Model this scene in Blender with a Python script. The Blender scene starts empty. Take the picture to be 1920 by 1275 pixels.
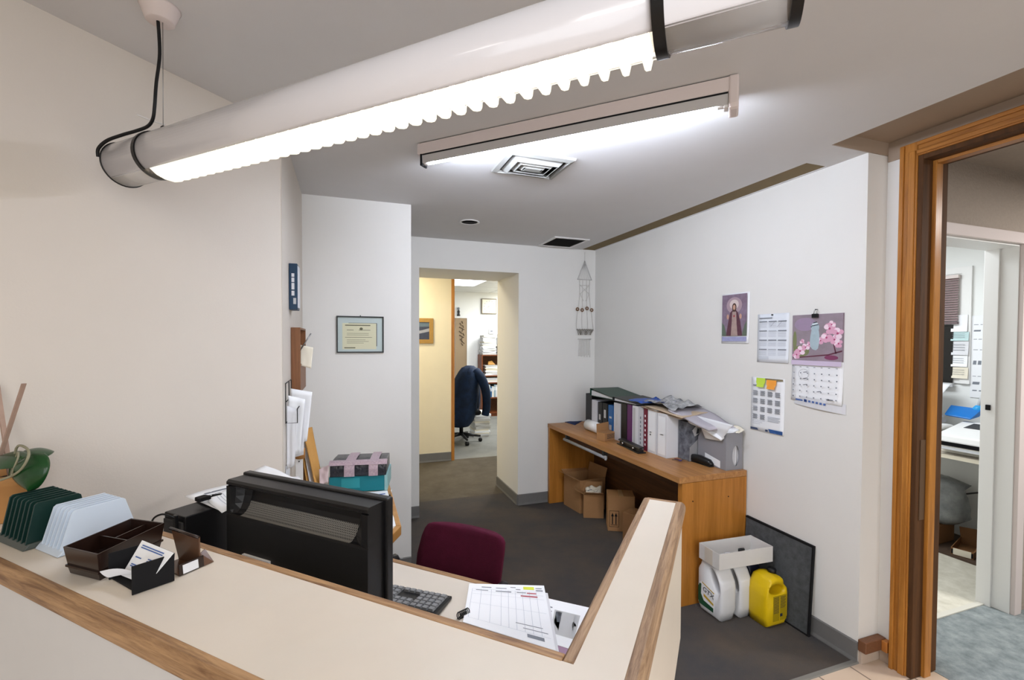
import bpy, bmesh, math, random
from mathutils import Vector, Matrix, noise

# ------------------------------------------------------------ camera, world, exposure
SC = bpy.context.scene
COL = SC.collection
H = 1.515                                   # camera height
YAW, PITCH, ROLL = math.radians(19.30), math.radians(-1.274), math.radians(0.233)
FL, CX, CY = 861.0, 951.2, 658.3            # focal length and optical centre in pixels of the 1920x1275 frame
_f = Vector((math.sin(YAW)*math.cos(PITCH), math.cos(YAW)*math.cos(PITCH), math.sin(PITCH)))
_r0 = Vector((math.cos(YAW), -math.sin(YAW), 0)); _u0 = _r0.cross(_f)
_r = _r0*math.cos(ROLL) + _u0*math.sin(ROLL); _u = _u0*math.cos(ROLL) - _r0*math.sin(ROLL)
cam_data = bpy.data.cameras.new('camera'); cam = bpy.data.objects.new('camera', cam_data); COL.objects.link(cam)
M = Matrix.Identity(4)
for i in range(3):
    M[i][0], M[i][1], M[i][2] = _r[i], _u[i], -_f[i]
M[2][3] = H
cam.matrix_world = M
cam_data.sensor_width = 36.0; cam_data.lens = FL/1920*36
cam_data.shift_x = (960-CX)/1920; cam_data.shift_y = (CY-637.5)/1920
cam_data.clip_start = 0.02
SC.camera = cam

w = bpy.data.worlds.new('world'); SC.world = w; w.use_nodes = True
w.node_tree.nodes['Background'].inputs[0].default_value = (0.9, 0.95, 1.0, 1)
w.node_tree.nodes['Background'].inputs[1].default_value = 0.35
SC.view_settings.view_transform = 'Standard'; SC.view_settings.look = 'None'
SC.view_settings.gamma = 1.0; SC.view_settings.use_curve_mapping = False
SC.view_settings.exposure = 0.55

def lamp(name, loc, target, size, energy, color, sy=None, spread=180):
    d = bpy.data.lights.new(name, 'AREA'); d.shape = 'RECTANGLE' if sy else 'SQUARE'
    d.size = size; d.energy = energy; d.color = color
    if sy: d.size_y = sy
    d.spread = math.radians(spread)
    o = bpy.data.objects.new(name, d); COL.objects.link(o); o.location = loc
    o.rotation_euler = (Vector(target)-Vector(loc)).to_track_quat('-Z', 'Y').to_euler()
    return o
WARM = (1.0, 0.86, 0.66); COOL = (0.90, 0.95, 1.0); NEUT = (1.0, 0.985, 0.965)
# unseen fill lamps added behind the camera: two overhead, one from the lobby front
lamp('lobby_fill', (0.7, -1.3, 2.37), (0.7, -1.3, 0), 0.6, 24, NEUT, 1.2)
lamp('lobby_fill', (-0.9, -1.9, 2.37), (-0.9, -1.9, 0), 0.6, 20, NEUT, 1.2)
lamp('lobby_front_fill', (0.4, -3.3, 1.5), (0.6, 1.0, 1.2), 3.0, 42, (0.93, 0.96, 1.0), 2.0)
# ceiling lights of the corridor, the back office, the small room at right, its hall
lamp('corridor_light', (0.35, 5.1, 2.47), (0.35, 5.1, 0), 0.4, 16, (1.0, 0.90, 0.70), 0.4)
lamp('office_light', (2.6, 6.6, 2.47), (2.6, 6.6, 0), 0.6, 44, COOL, 1.2)
lamp('office_light', (3.4, 8.2, 2.47), (3.4, 8.2, 0), 0.6, 30, COOL, 1.2)
lamp('side_room_light', (3.3, 2.5, 2.36), (3.3, 2.5, 0), 0.6, 23, COOL, 1.2)
lamp('hall_light', (3.9, 0.2, 2.4), (3.9, 0.2, 0), 0.4, 44, NEUT, 0.4)

# ------------------------------------------------------------ small maths
A45 = math.radians(44.4)                    # the counter and the lamps stand at this angle in the room
CD = Vector((math.sin(A45), math.cos(A45), 0)); DD = Vector((-math.cos(A45), math.sin(A45), 0))
MC = Matrix(((CD.x, DD.x, 0, 0), (CD.y, DD.y, 0, 0), (0, 0, 1, 0), (0, 0, 0, 1)))   # counter frame: x along the wing, y along the front, z up
MCI = MC.inverted()
def ray(x, y): return _r*((x-CX)/FL) - _u*((y-CY)/FL) + _f
def hit(x, y, p, n):
    o = Vector((0, 0, H)); d = ray(x, y); n = Vector(n); return o + d*((n.dot(Vector(p))-n.dot(o))/n.dot(d))
def PZ(x, y, z): return hit(x, y, (0, 0, z), (0, 0, 1))
def PX(x, y, v): return hit(x, y, (v, 0, 0), (1, 0, 0))
def PY(x, y, v): return hit(x, y, (0, v, 0), (0, 1, 0))
def frame(o, ax, ay=None):                  # matrix with x along ax, z up (or ax x ay), origin o
    ax = Vector(ax).normalized(); az = Vector((0, 0, 1)) if ay is None else ax.cross(Vector(ay)).normalized()
    ay = az.cross(ax)
    m = Matrix.Identity(4)
    for i in range(3): m[i][0], m[i][1], m[i][2], m[i][3] = ax[i], ay[i], az[i], o[i]
    return m
def rotz(o, a): return Matrix.Translation(o) @ Matrix.Rotation(math.radians(a), 4, 'Z')

# ------------------------------------------------------------ materials
def lin(h):
    if isinstance(h, str):
        c = [int(h[i:i+2], 16)/255 for i in (1, 3, 5)]
        return tuple(x/12.92 if x <= .04045 else ((x+.055)/1.055)**2.4 for x in c)
    return h
MATS = {}
def mat(name, color, rough=0.6, var=0.0, scale=8.0, bump=0.0, bscale=60.0, spec=0.4, metal=0.0, trans=0.0, alpha=1.0, emit=0.0, stretch=None, color2=None, coat=0.0, ior=1.45):
    if name in MATS: return MATS[name]
    m = bpy.data.materials.new(name); m.use_nodes = True; nt = m.node_tree; b = nt.nodes['Principled BSDF']
    c = lin(color); b.inputs['Base Color'].default_value = (*c, 1); b.inputs['Roughness'].default_value = rough
    b.inputs['Specular IOR Level'].default_value = spec; b.inputs['Metallic'].default_value = metal
    b.inputs['IOR'].default_value = ior
    if trans: b.inputs['Transmission Weight'].default_value = trans
    if alpha < 1: b.inputs['Alpha'].default_value = alpha
    if coat: b.inputs['Coat Weight'].default_value = coat
    if emit: b.inputs['Emission Color'].default_value = (*c, 1); b.inputs['Emission Strength'].default_value = emit
    tc = None
    if var or color2 or bump:
        tc = nt.nodes.new('ShaderNodeTexCoord'); mp = nt.nodes.new('ShaderNodeMapping'); nt.links.new(tc.outputs['Object'], mp.inputs[0])
        if stretch: mp.inputs['Scale'].default_value = stretch
    if var or color2:
        n = nt.nodes.new('ShaderNodeTexNoise'); n.inputs['Scale'].default_value = scale; n.inputs['Detail'].default_value = 6; n.inputs['Roughness'].default_value = 0.65
        nt.links.new(mp.outputs[0], n.inputs['Vector'])
        r = nt.nodes.new('ShaderNodeValToRGB'); r.color_ramp.elements[0].position = 0.3; r.color_ramp.elements[1].position = 0.7
        c2 = lin(color2) if color2 else tuple(max(0, x*(1-var)) for x in c)
        c1 = c if color2 else tuple(min(1, x*(1+var*0.6)) for x in c)
        r.color_ramp.elements[0].color = (*c2, 1); r.color_ramp.elements[1].color = (*c1, 1)
        nt.links.new(n.outputs['Fac'], r.inputs[0]); nt.links.new(r.outputs[0], b.inputs['Base Color'])
    if bump:
        n2 = nt.nodes.new('ShaderNodeTexNoise'); n2.inputs['Scale'].default_value = bscale; n2.inputs['Detail'].default_value = 4
        nt.links.new(mp.outputs[0], n2.inputs['Vector'])
        bp = nt.nodes.new('ShaderNodeBump'); bp.inputs['Strength'].default_value = bump; bp.inputs['Distance'].default_value = 0.01
        nt.links.new(n2.outputs['Fac'], bp.inputs['Height']); nt.links.new(bp.outputs[0], b.inputs['Normal'])
    MATS[name] = m
    return m
def wood(name, c1, c2, rough=0.45, direction='x', scale=1.0, fine=1.0):
    if name in MATS: return MATS[name]
    m = bpy.data.materials.new(name); m.use_nodes = True; nt = m.node_tree; b = nt.nodes['Principled BSDF']
    b.inputs['Roughness'].default_value = rough; b.inputs['Specular IOR Level'].default_value = 0.35
    tc = nt.nodes.new('ShaderNodeTexCoord'); mp = nt.nodes.new('ShaderNodeMapping'); nt.links.new(tc.outputs['Object'], mp.inputs[0])
    if direction == 'c' or direction == 'd': mp.inputs['Rotation'].default_value = (0, 0, -(math.pi/2-A45) if direction == 'c' else -(math.pi-A45))
    s = [40*scale, 40*scale, 40*scale]
    i = {'x': 0, 'y': 1, 'z': 2, 'c': 0, 'd': 0}[direction]; s[i] = 2.2*scale
    if direction in 'cd':                    # rotate first, then stretch
        mp2 = nt.nodes.new('ShaderNodeMapping'); nt.links.new(mp.outputs[0], mp2.inputs[0]); mp2.inputs['Scale'].default_value = s; src = mp2
    else: mp.inputs['Scale'].default_value = s; src = mp
    n = nt.nodes.new('ShaderNodeTexNoise'); n.inputs['Scale'].default_value = 1.0; n.inputs['Detail'].default_value = 8; n.inputs['Roughness'].default_value = 0.7
    n.inputs['Distortion'].default_value = 0.6
    nt.links.new(src.outputs[0], n.inputs['Vector'])
    r = nt.nodes.new('ShaderNodeValToRGB'); r.color_ramp.elements[0].position = 0.34+.05*(fine-1); r.color_ramp.elements[1].position = 0.66-.08*(fine-1)
    r.color_ramp.elements[0].color = (*lin(c2), 1); r.color_ramp.elements[1].color = (*lin(c1), 1)
    nt.links.new(n.outputs['Fac'], r.inputs[0]); nt.links.new(r.outputs[0], b.inputs['Base Color'])
    bp = nt.nodes.new('ShaderNodeBump'); bp.inputs['Strength'].default_value = 0.12; bp.inputs['Distance'].default_value = 0.004
    nt.links.new(n.outputs['Fac'], bp.inputs['Height']); nt.links.new(bp.outputs[0], b.inputs['Normal'])
    MATS[name] = m
    return m
def glow(name, color, strength):
    if name in MATS: return MATS[name]
    m = bpy.data.materials.new(name); m.use_nodes = True; nt = m.node_tree; nt.nodes.clear()
    e = nt.nodes.new('ShaderNodeEmission'); e.inputs[0].default_value = (*lin(color), 1); e.inputs[1].default_value = strength
    o = nt.nodes.new('ShaderNodeOutputMaterial'); nt.links.new(e.outputs[0], o.inputs[0]); MATS[name] = m
    return m

WALL = mat('wall_paint', '#e4e3df', 0.55, var=0.015, scale=3, bump=0.04, bscale=180, spec=0.3)
WALLW = mat('wall_paint_warm', '#d3cbc1', 0.55, var=0.015, scale=3, bump=0.04, bscale=180, spec=0.3)
CEIL = mat('ceiling_paint', '#d3d2d2', 0.8, var=0.02, scale=4, spec=0.2)
YELLOW = mat('yellow_wall_paint', '#e8ddc0', 0.7, var=0.02)
TEXTURED = mat('textured_brown_paint', '#a3968a', 0.8, bump=0.5, bscale=70, var=0.05, scale=60)
CARPET = mat('dark_carpet', '#5f564d', 1.0, color2='#4a494a', scale=2.2, bump=0.6, bscale=420, spec=0.05)
CARPETB = mat('carpet_warm_lit', '#625b50', 1.0, var=0.2, scale=5, bump=0.6, bscale=420, spec=0.05)  # corridor's warm light put into the colour of the same carpet
CARPETG = mat('carpet_office_lit', '#86857f', 1.0, var=0.12, scale=5, bump=0.6, bscale=420, spec=0.05)  # paler copy of the same carpet: office light put into its colour
CARPETM = mat('mottled_blue_grey_carpet', '#99a0a0', 1.0, color2='#6d7577', scale=16, bump=0.6, bscale=300, spec=0.05)
VINYL = mat('pale_vinyl', '#d8d4c6', 0.4, color2='#bdb8a8', scale=14)
COVE = mat('grey_vinyl_base', '#6f6e6c', 0.5, var=0.08)
LAM = mat('cream_laminate', '#d2c9bc', 0.38, var=0.035, scale=5, spec=0.4)
LAMG = mat('grey_white_laminate', '#c8c7c6', 0.5, var=0.02)
OAKC = wood('weathered_oak_along_wing', '#ab8d6e', '#6f543d', 0.5, 'c', 2.6, 1.5)
OAKD = wood('weathered_oak_along_front', '#ad8962', '#735338', 0.5, 'd', 2.6, 1.5)
OAKX = wood('desk_oak_x', '#bd8446', '#9a652f', 0.4, 'x'); OAKY = wood('desk_oak_y', '#b88650', '#946438', 0.4, 'y'); OAKZ = wood('desk_oak_z', '#ba7c34', '#98611f', 0.4, 'z', 0.7)
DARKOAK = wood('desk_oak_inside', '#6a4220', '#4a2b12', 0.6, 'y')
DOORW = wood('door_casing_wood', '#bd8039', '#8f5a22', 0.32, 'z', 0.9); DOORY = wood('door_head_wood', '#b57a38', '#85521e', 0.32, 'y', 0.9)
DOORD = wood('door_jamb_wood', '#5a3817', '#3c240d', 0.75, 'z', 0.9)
WHITE = mat('white_paint', '#e9e9e7', 0.4); WHITEM = mat('white_metal', '#dcdad8', 0.35, spec=0.5); OFFW = mat('offwhite_plastic', '#dcd8cc', 0.45)
PINKW = mat('aged_white_metal', '#d6cac6', 0.45)
BLACK = mat('black_plastic', '#101012', 0.38, spec=0.45); BLACKM = mat('black_matte', '#161618', 0.75, spec=0.2); BLACKR = mat('black_rubber', '#0c0c0d', 0.5)
DGREY = mat('dark_grey_plastic', '#3a3a3b', 0.5); GREY = mat('grey_plastic', '#8e8e90', 0.5); LGREY = mat('light_grey', '#b9babb', 0.5)
CHROME = mat('chrome', '#c8c8c8', 0.2, metal=1.0); STEEL = mat('steel', '#8b8b8b', 0.35, metal=1.0)
PAPER = mat('white_paper', '#eef0f3', 0.7, var=0.01, spec=0.2); PAPER2 = mat('grey_white_paper', '#d9dade', 0.7, var=0.03, scale=30, spec=0.2); PAPERC = mat('cream_paper', '#e6dfcd', 0.7, spec=0.2)
INK = mat('grey_ink', '#7d828b', 0.8); INKD = mat('dark_ink', '#2c2f36', 0.8); INKB = mat('blue_ink', '#4c6aa8', 0.8); INKR = mat('red_ink', '#b05560', 0.8); INKL = mat('pale_ink', '#b9bec8', 0.8)
CARD = mat('cardboard', '#a47a50', 0.8, var=0.07, scale=9); CARDD = mat('dark_cardboard', '#7f5a38', 0.8, var=0.08, scale=9)
KRAFT = mat('manila_kraft', '#cf9a52', 0.65, var=0.05)
MAROON = mat('maroon_fabric', '#4c1129', 0.85, var=0.18, scale=14, bump=0.3, bscale=500, spec=0.2)
YEL = mat('yellow_note', '#d8e04a', 0.6); ORA = mat('orange_note', '#f0a040', 0.6); LIME = mat('lime_note', '#c2e04e', 0.6)
SLATE = mat('grey_felt_board', '#55585a', 0.95, color2='#3f4244', scale=30, bump=0.3, bscale=300)

# ------------------------------------------------------------ mesh builder
class MB:
    def __init__(self, m=None): self.b = bmesh.new(); self.m = m or Matrix.Identity(4); self.k = 0; self.smooth = False
    def mi(self, k): self.k = k; return self
    def tf(self, m): self.m = m; return self
    def v(self, p): return self.b.verts.new(self.m @ Vector(p))
    def f(self, vs):
        try: f = self.b.faces.new(vs)
        except ValueError: return None
        f.material_index = self.k; f.smooth = self.smooth; return f
    def poly(self, pts): return self.f([self.v(p) for p in pts])
    def hexa(self, p):                       # 8 corners: bottom ring 0-3, top ring 4-7
        v = [self.v(q) for q in p]
        for q in ((3, 2, 1, 0), (4, 5, 6, 7), (0, 1, 5, 4), (1, 2, 6, 5), (2, 3, 7, 6), (3, 0, 4, 7)): self.f([v[i] for i in q])
        return self
    def box(self, x0, x1, y0, y1, z0, z1):
        return self.hexa([(x0, y0, z0), (x1, y0, z0), (x1, y1, z0), (x0, y1, z0), (x0, y0, z1), (x1, y0, z1), (x1, y1, z1), (x0, y1, z1)])
    def prism(self, pts, z0, z1):            # polygon in xy
        a = [self.v((x, y, z0)) for x, y in pts]; b = [self.v((x, y, z1)) for x, y in pts]; n = len(pts)
        self.f(a[::-1]); self.f(b)
        for i in range(n): self.f([a[i], a[(i+1) % n], b[(i+1) % n], b[i]])
        return self
    def slab(self, pts, off):                # any planar polygon in 3D, thickened by vector off
        a = [self.v(p) for p in pts]; b = [self.v(Vector(p)+Vector(off)) for p in pts]; n = len(pts)
        self.f(a[::-1]); self.f(b)
        for i in range(n): self.f([a[i], a[(i+1) % n], b[(i+1) % n], b[i]])
        return self
    def rings(self, rs, cap=True, closed=True):
        R_ = [[self.v(p) for p in r] for r in rs]; n = len(rs[0])
        for a, b in zip(R_, R_[1:]):
            for i in range(n if closed else n-1): self.f([a[i], a[(i+1) % n], b[(i+1) % n], b[i]])
        if cap:
            self.f(R_[0][::-1]); self.f(R_[-1])
        return self
    def lathe(self, prof, n=24, o=(0, 0, 0), cap=True):
        s = self.smooth; self.smooth = True
        self.rings([[(o[0]+r*math.cos(2*math.pi*i/n), o[1]+r*math.sin(2*math.pi*i/n), o[2]+z) for i in range(n)] for r, z in prof], cap); self.smooth = s
        return self
    def tube(self, path, r, n=8, cap=True, r2=None):
        path = [Vector(p) for p in path]; s = self.smooth; self.smooth = True; rs = []; up = None
        for i, p in enumerate(path):
            t = (path[min(i+1, len(path)-1)]-path[max(i-1, 0)]).normalized()
            if up is None: up = t.orthogonal().normalized()
            up = (up-t*up.dot(t)).normalized(); sd = t.cross(up)
            rr = r if r2 is None else r+(r2-r)*i/(len(path)-1)
            rs.append([p+up*(rr*math.cos(2*math.pi*k/n))+sd*(rr*math.sin(2*math.pi*k/n)) for k in range(n)])
        self.rings(rs, cap); self.smooth = s
        return self
    def cyl(self, p0, p1, r, n=16): return self.tube([p0, p1], r, n)
    def sheet(self, f, nu, nv, th=0.0006, off=(0, 0, 1)):   # closed thin sheet over a function f(u,v)
        o = Vector(off)*th
        a = [[self.v(f(i/nu, j/nv)) for j in range(nv+1)] for i in range(nu+1)]
        b = [[self.v(Vector(f(i/nu, j/nv))-o) for j in range(nv+1)] for i in range(nu+1)]
        for i in range(nu):
            for j in range(nv):
                self.f([a[i][j], a[i+1][j], a[i+1][j+1], a[i][j+1]]); self.f([b[i][j+1], b[i+1][j+1], b[i+1][j], b[i][j]])
        for i in range(nu):
            self.f([a[i+1][0], a[i][0], b[i][0], b[i+1][0]]); self.f([a[i][nv], a[i+1][nv], b[i+1][nv], b[i][nv]])
        for j in range(nv):
            self.f([a[0][j], a[0][j+1], b[0][j+1], b[0][j]]); self.f([a[nu][j+1], a[nu][j], b[nu][j], b[nu][j+1]])
        return self
    def build(self, name, mats, parent=None, bevel=0, seg=2, base=None):
        if not isinstance(mats, (list, tuple)): mats = [mats]
        bm = self.b; bmesh.ops.recalc_face_normals(bm, faces=bm.faces)
        pts = [v.co for v in bm.verts]
        lo = Vector((min(p.x for p in pts), min(p.y for p in pts), min(p.z for p in pts))); hi = Vector((max(p.x for p in pts), max(p.y for p in pts), max(p.z for p in pts)))
        o = Vector(base) if base else Vector(((lo.x+hi.x)/2, (lo.y+hi.y)/2, lo.z))
        if bevel:
            pass
        for v_ in bm.verts: v_.co -= o
        me = bpy.data.meshes.new(name); bm.to_mesh(me); bm.free()
        for m_ in mats: me.materials.append(m_)
        ob = bpy.data.objects.new(name, me); COL.objects.link(ob)
        if parent is not None:
            ob.parent = parent; wl = parent.location.copy(); q = parent.parent
            while q is not None: wl += q.location; q = q.parent
            ob.location = o - wl
        else: ob.location = o
        if bevel:
            md = ob.modifiers.new('bevel', 'BEVEL'); md.width = bevel; md.segments = seg; md.limit_method = 'ANGLE'; md.angle_limit = math.radians(40)
        return ob
def tag(o, label, cat, group=None, kind=None):
    if label: o['label'] = label
    if cat: o['category'] = cat
    if group: o['group'] = group
    if kind: o['kind'] = kind
    return o
def thing(name, loc, label, cat, group=None):
    o = bpy.data.objects.new(name, None); COL.objects.link(o); o.location = loc; o.empty_display_size = 0.05
    return tag(o, label, cat, group)
def struct(name, mb, mats, bevel=0, parent=None):
    o = mb.build(name, mats, parent, bevel)
    if parent is None: o['kind'] = 'structure'
    return o
def word(name, s, size, m, mx, parent, th=0.0004, align='CENTER', sx=1.0):   # raised lettering, lying in the xy plane of matrix mx
    cu = bpy.data.curves.new(name, 'FONT'); cu.body = s; cu.size = size; cu.extrude = th; cu.align_x = align; cu.align_y = 'CENTER'
    t = bpy.data.objects.new(name+'_tmp', cu); COL.objects.link(t)
    me = bpy.data.meshes.new_from_object(t); bpy.data.objects.remove(t); bpy.data.curves.remove(cu)
    me.transform(mx @ Matrix.Diagonal((sx, 1, 1, 1)))
    pts = [v.co for v in me.vertices]; o = sum(pts, Vector())/len(pts)
    me.transform(Matrix.Translation(-o)); me.materials.append(m); me.name = name
    ob = bpy.data.objects.new(name, me); COL.objects.link(ob)
    if parent is not None:
        ob.parent = parent; wl = parent.location.copy(); q = parent.parent
        while q is not None: wl += q.location; q = q.parent
        ob.location = o-wl
    else: ob.location = o
    return ob
def lines(mb, m, x0, x1, y0, y1, n, k=1, h=0.0016, z=0.0004, rnd=None, full=0.9):   # rows of printed lines in the xy plane of m
    rnd = rnd or random.Random(5); mb.tf(m); mb.mi(k)
    for i in range(n):
        y = y1-(y1-y0)*(i+0.5)/n; e = x0+(x1-x0)*(full if rnd.random() < 0.75 else rnd.uniform(0.35, 0.85))
        mb.poly([(x0, y-h/2, z), (e, y-h/2, z), (e, y+h/2, z), (x0, y+h/2, z)])
    mb.mi(0)
def rumple(seed, amp, fr):
    s = Vector((seed*7.31, seed*3.17, seed*1.91))
    return lambda u, v: amp*noise.noise(Vector((u*fr, v*fr, 0))+s)
# ------------------------------------------------------------ room shell
XR, YB, ZC = 2.275, 3.93, 2.39               # right wall, wall with the doorway, ceiling
fl = MB().box(-3.2, XR, 1.475, 4.3, -0.06, 0); fl.box(XR, XR+0.12, 1.475, 4.3, -0.06, 0)
struct('floor', fl, CARPET)
struct('floor_corridor', MB().box(-3.2, 5.2, 4.3, 5.72, -0.06, 0), CARPETB)
struct('floor_office', MB().box(-3.2, 5.2, 5.72, 9.3, -0.06, 0), CARPETG)
struct('floor_hall', MB().box(2.55, 5.2, -4, 1.575, -0.06, 0.002), CARPETM)
struct('floor_side_room', MB().box(2.42, 4.6, 1.575, 4.2, -0.06, 0.004), VINYL)
struct('trim_threshold', MB().box(2.7, 3.5, 1.56, 1.59, -0.01, 0.008), mat('threshold_metal', '#c9c6bb', 0.4))
# lobby tiles: one object, the tile pattern in the material
TILE = bpy.data.materials.new('beige_tile'); TILE.use_nodes = True; nt = TILE.node_tree; b = nt.nodes['Principled BSDF']
tc = nt.nodes.new('ShaderNodeTexCoord'); mp = nt.nodes.new('ShaderNodeMapping'); br = nt.nodes.new('ShaderNodeTexBrick')
nt.links.new(tc.outputs['Object'], mp.inputs[0]); nt.links.new(mp.outputs[0], br.inputs['Vector'])
mp.inputs['Location'].default_value = (0.06, 0.02, 0)
br.offset = 0.0; br.inputs['Scale'].default_value = 1.0; br.inputs['Brick Width'].default_value = 0.2; br.inputs['Row Height'].default_value = 0.2
br.inputs['Mortar Size'].default_value = 0.004; br.inputs['Color1'].default_value = (*lin('#cdb8a2'), 1); br.inputs['Color2'].default_value = (*lin('#c4ad97'), 1); br.inputs['Mortar'].default_value = (*lin('#7a6a5c'), 1)
nt.links.new(br.outputs['Color'], b.inputs['Base Color']); b.inputs['Roughness'].default_value = 0.45
MATS['beige_tile'] = TILE
struct('floor_lobby', MB().box(-3.2, 2.55, -4, 1.475, -0.06, 0), TILE)
struct('trim_carpet_edge', MB().hexa([(1.2, 1.462, 0), (2.4, 1.462, 0), (2.4, 1.49, 0), (1.2, 1.49, 0), (1.2, 1.466, .006), (2.4, 1.466, .006), (2.4, 1.486, .006), (1.2, 1.486, .006)]), mat('grey_edge_strip', '#77756f', 0.6))

# walls
def cdp(c, d, z=0): return MC @ Vector((c, d, z))
lw = MB(MC).box(-2.6, 1.326, 1.65, 1.80, 0, ZC)
struct('wall_left', lw, WALLW)
struct('wall_recess', MB().box(-0.40, -0.25, 2.10, 3.05, 0, ZC), WALLW)
struct('wall_partition', MB().box(-0.40, 0.396, 3.02, YB, 0, ZC), WALL)
wb = MB().box(-0.4, 0.583, YB, 4.55, 0, 2.6).box(1.484, XR+0.13, YB, 4.55, 0, 2.6).box(0.583, 1.484, YB, 4.55, 2.133, 2.6)
struct('wall_back', wb, WALL)
struct('wall_right', MB().box(XR, XR+0.135, 1.468, YB, 0, ZC), WALL)
TAN_SHADE = mat('tan_shade_tint', '#a2907e', 0.7, var=0.03)  # tan puts shade and the door wood's reflected glow into the colour
wd = MB().box(2.41, 2.555, 1.335, 1.47, 0, 2.45).box(2.41, 2.555, -4, 0.38, 0, 2.36)
struct('wall_door_side', wd, WALL)
wh = MB().box(2.555, 2.70, 1.46, 1.57, 0, 2.46).box(3.545, 5.2, 1.46, 1.57, 0, 2.46).box(2.70, 3.545, 1.46, 1.57, 2.075, 2.46)
struct('wall_door_head', MB().box(2.41, 2.555, -4, 1.335, 2.36, 2.46).box(2.405, 2.41, -4, 1.466, 2.36, 2.449), TAN_SHADE)
struct('wall_hall', wh, TEXTURED)
struct('wall_hall_end', MB().box(5.2, 5.3, -4, 1.57, 0, 2.46), TEXTURED)
struct('ceiling_hall', MB().box(2.555, 5.3, -4, 1.57, 2.44, 2.5), TEXTURED)
struct('wall_side_room', MB().box(4.5, 4.6, 1.57, 4.2, 0, 2.4).box(2.42, 4.6, 4.1, 4.2, 0, 2.4).box(4.3, 4.5, 1.572, 1.60, 0, 2.4), mat('side_room_paint', '#eceeec', 0.6))
struct('ceiling_side_room', MB().box(2.42, 4.6, 1.57, 4.2, 2.4, 2.46), WHITE)
struct('wall_lobby', MB().box(-3.1, -2.95, -4, -0.6, 0, ZC).box(-3.1, 2.5, -4.1, -4, 0, 0.4).box(-3.1, 2.5, -4.1, -4, 2.2, ZC), WALL)
# ceiling with the slot along the right wall and the raised strip before the door
ce = MB().box(-3.3, 2.035, -4, 1.47, ZC, 2.5).box(-3.3, 2.125, 1.47, YB, ZC, 2.5).box(2.125, 2.262, 1.47, 1.655, ZC, 2.5).box(2.262, XR+0.12, 1.47, YB, ZC, 2.5)
struct('ceiling', ce, CEIL)
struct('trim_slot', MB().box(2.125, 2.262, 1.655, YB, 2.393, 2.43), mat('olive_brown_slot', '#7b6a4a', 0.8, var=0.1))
struct('ceiling_strip', MB().box(2.035, 2.5, -4, 1.47, 2.45, 2.5), TAN_SHADE)
struct('trim_soffit_shade', MB().box(2.036, 2.409, 1.464, 1.4695, 2.391, 2.45), TAN_SHADE)  # thin sheet added over the ceiling edge to carry the shade tint
# corridor and office behind the doorway
struct('wall_corridor', MB().box(-0.6, 1.245, 5.69, 5.80, 0, 2.6), YELLOW)
struct('wall_corridor_end', MB().box(-0.6, -0.4, 4.5, 5.8, 0, 2.6).box(3.6, 3.75, 4.5, 9.2, 0, 2.6), YELLOW)
struct('trim_corridor', MB().box(1.245, 1.285, 5.675, 5.815, 0, 2.6), DOORW, 0.003)
struct('wall_office', MB().box(-0.6, 3.7, 9.07, 9.2, 0, 2.6).box(-0.7, -0.6, 5.7, 9.2, 0, 2.6), WHITE)
CT = bpy.data.materials.new('office_ceiling_tile'); CT.use_nodes = True; nt = CT.node_tree; b = nt.nodes['Principled BSDF']
tc = nt.nodes.new('ShaderNodeTexCoord'); br = nt.nodes.new('ShaderNodeTexBrick'); nt.links.new(tc.outputs['Object'], br.inputs['Vector'])
br.offset = 0; br.inputs['Scale'].default_value = 1; br.inputs['Brick Width'].default_value = 1.22; br.inputs['Row Height'].default_value = 0.61; br.inputs['Mortar Size'].default_value = 0.012
br.inputs['Color1'].default_value = (.72, .72, .70, 1); br.inputs['Color2'].default_value = (.68, .68, .66, 1); br.inputs['Mortar'].default_value = (.4, .4, .39, 1); nt.links.new(br.outputs['Color'], b.inputs['Base Color'])
struct('ceiling_office', MB().box(-0.6, 3.7, 4.55, 9.2, 2.5, 2.56), CT)

# baseboards
def baseboard(name, a, bb, h=0.1, t=0.008, lip=0.012):
    a = Vector((*a, 0)); bb = Vector((*bb, 0)); m = frame(a, bb-a); L = (bb-a).length
    mb = MB(m); mb.rings([[(x, 0, 0.001), (x, -lip, 0.001), (x, -lip, 0.006), (x, -t, 0.02), (x, -t, h-0.004), (x, -t*0.4, h), (x, 0, h)] for x in (0, L)])
    return struct(name, mb, COVE)
baseboard('baseboard_right', (XR, 2.05), (XR, 1.468)); baseboard('baseboard_back', (1.484, YB), (XR, YB)); baseboard('baseboard_back_left', (0.396, YB), (0.583, YB))
baseboard('baseboard_jamb', (1.484, 4.55), (1.484, YB)); baseboard('baseboard_partition', (-0.25, 3.02), (0.396, 3.02)); baseboard('baseboard_corridor', (0.2, 5.69), (1.245, 5.69), 0.11)

# timber and tile base by the door
struct('trim_tile_base', MB().box(XR+0.002, 2.41, 1.452, 1.468, 0, 0.062).box(2.397, 2.41, 1.405, 1.452, 0, 0.062), mat('tile_base', '#b9a898', 0.45, var=0.05), 0.002)
WT = mat('worn_brown_timber', '#84593c', 0.5, color2='#5b3a27', scale=30, stretch=(2, 30, 30))
struct('trim_timber', MB().box(XR-0.004, 2.41, 1.430, 1.4675, 0.062, 0.116), WT, 0.004)
struct('trim_timber_return', MB().box(2.374, 2.41, 1.405, 1.430, 0.062, 0.112), mat('orange_timber', '#a8692f', 0.45, var=.1, scale=20), 0.003)

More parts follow.
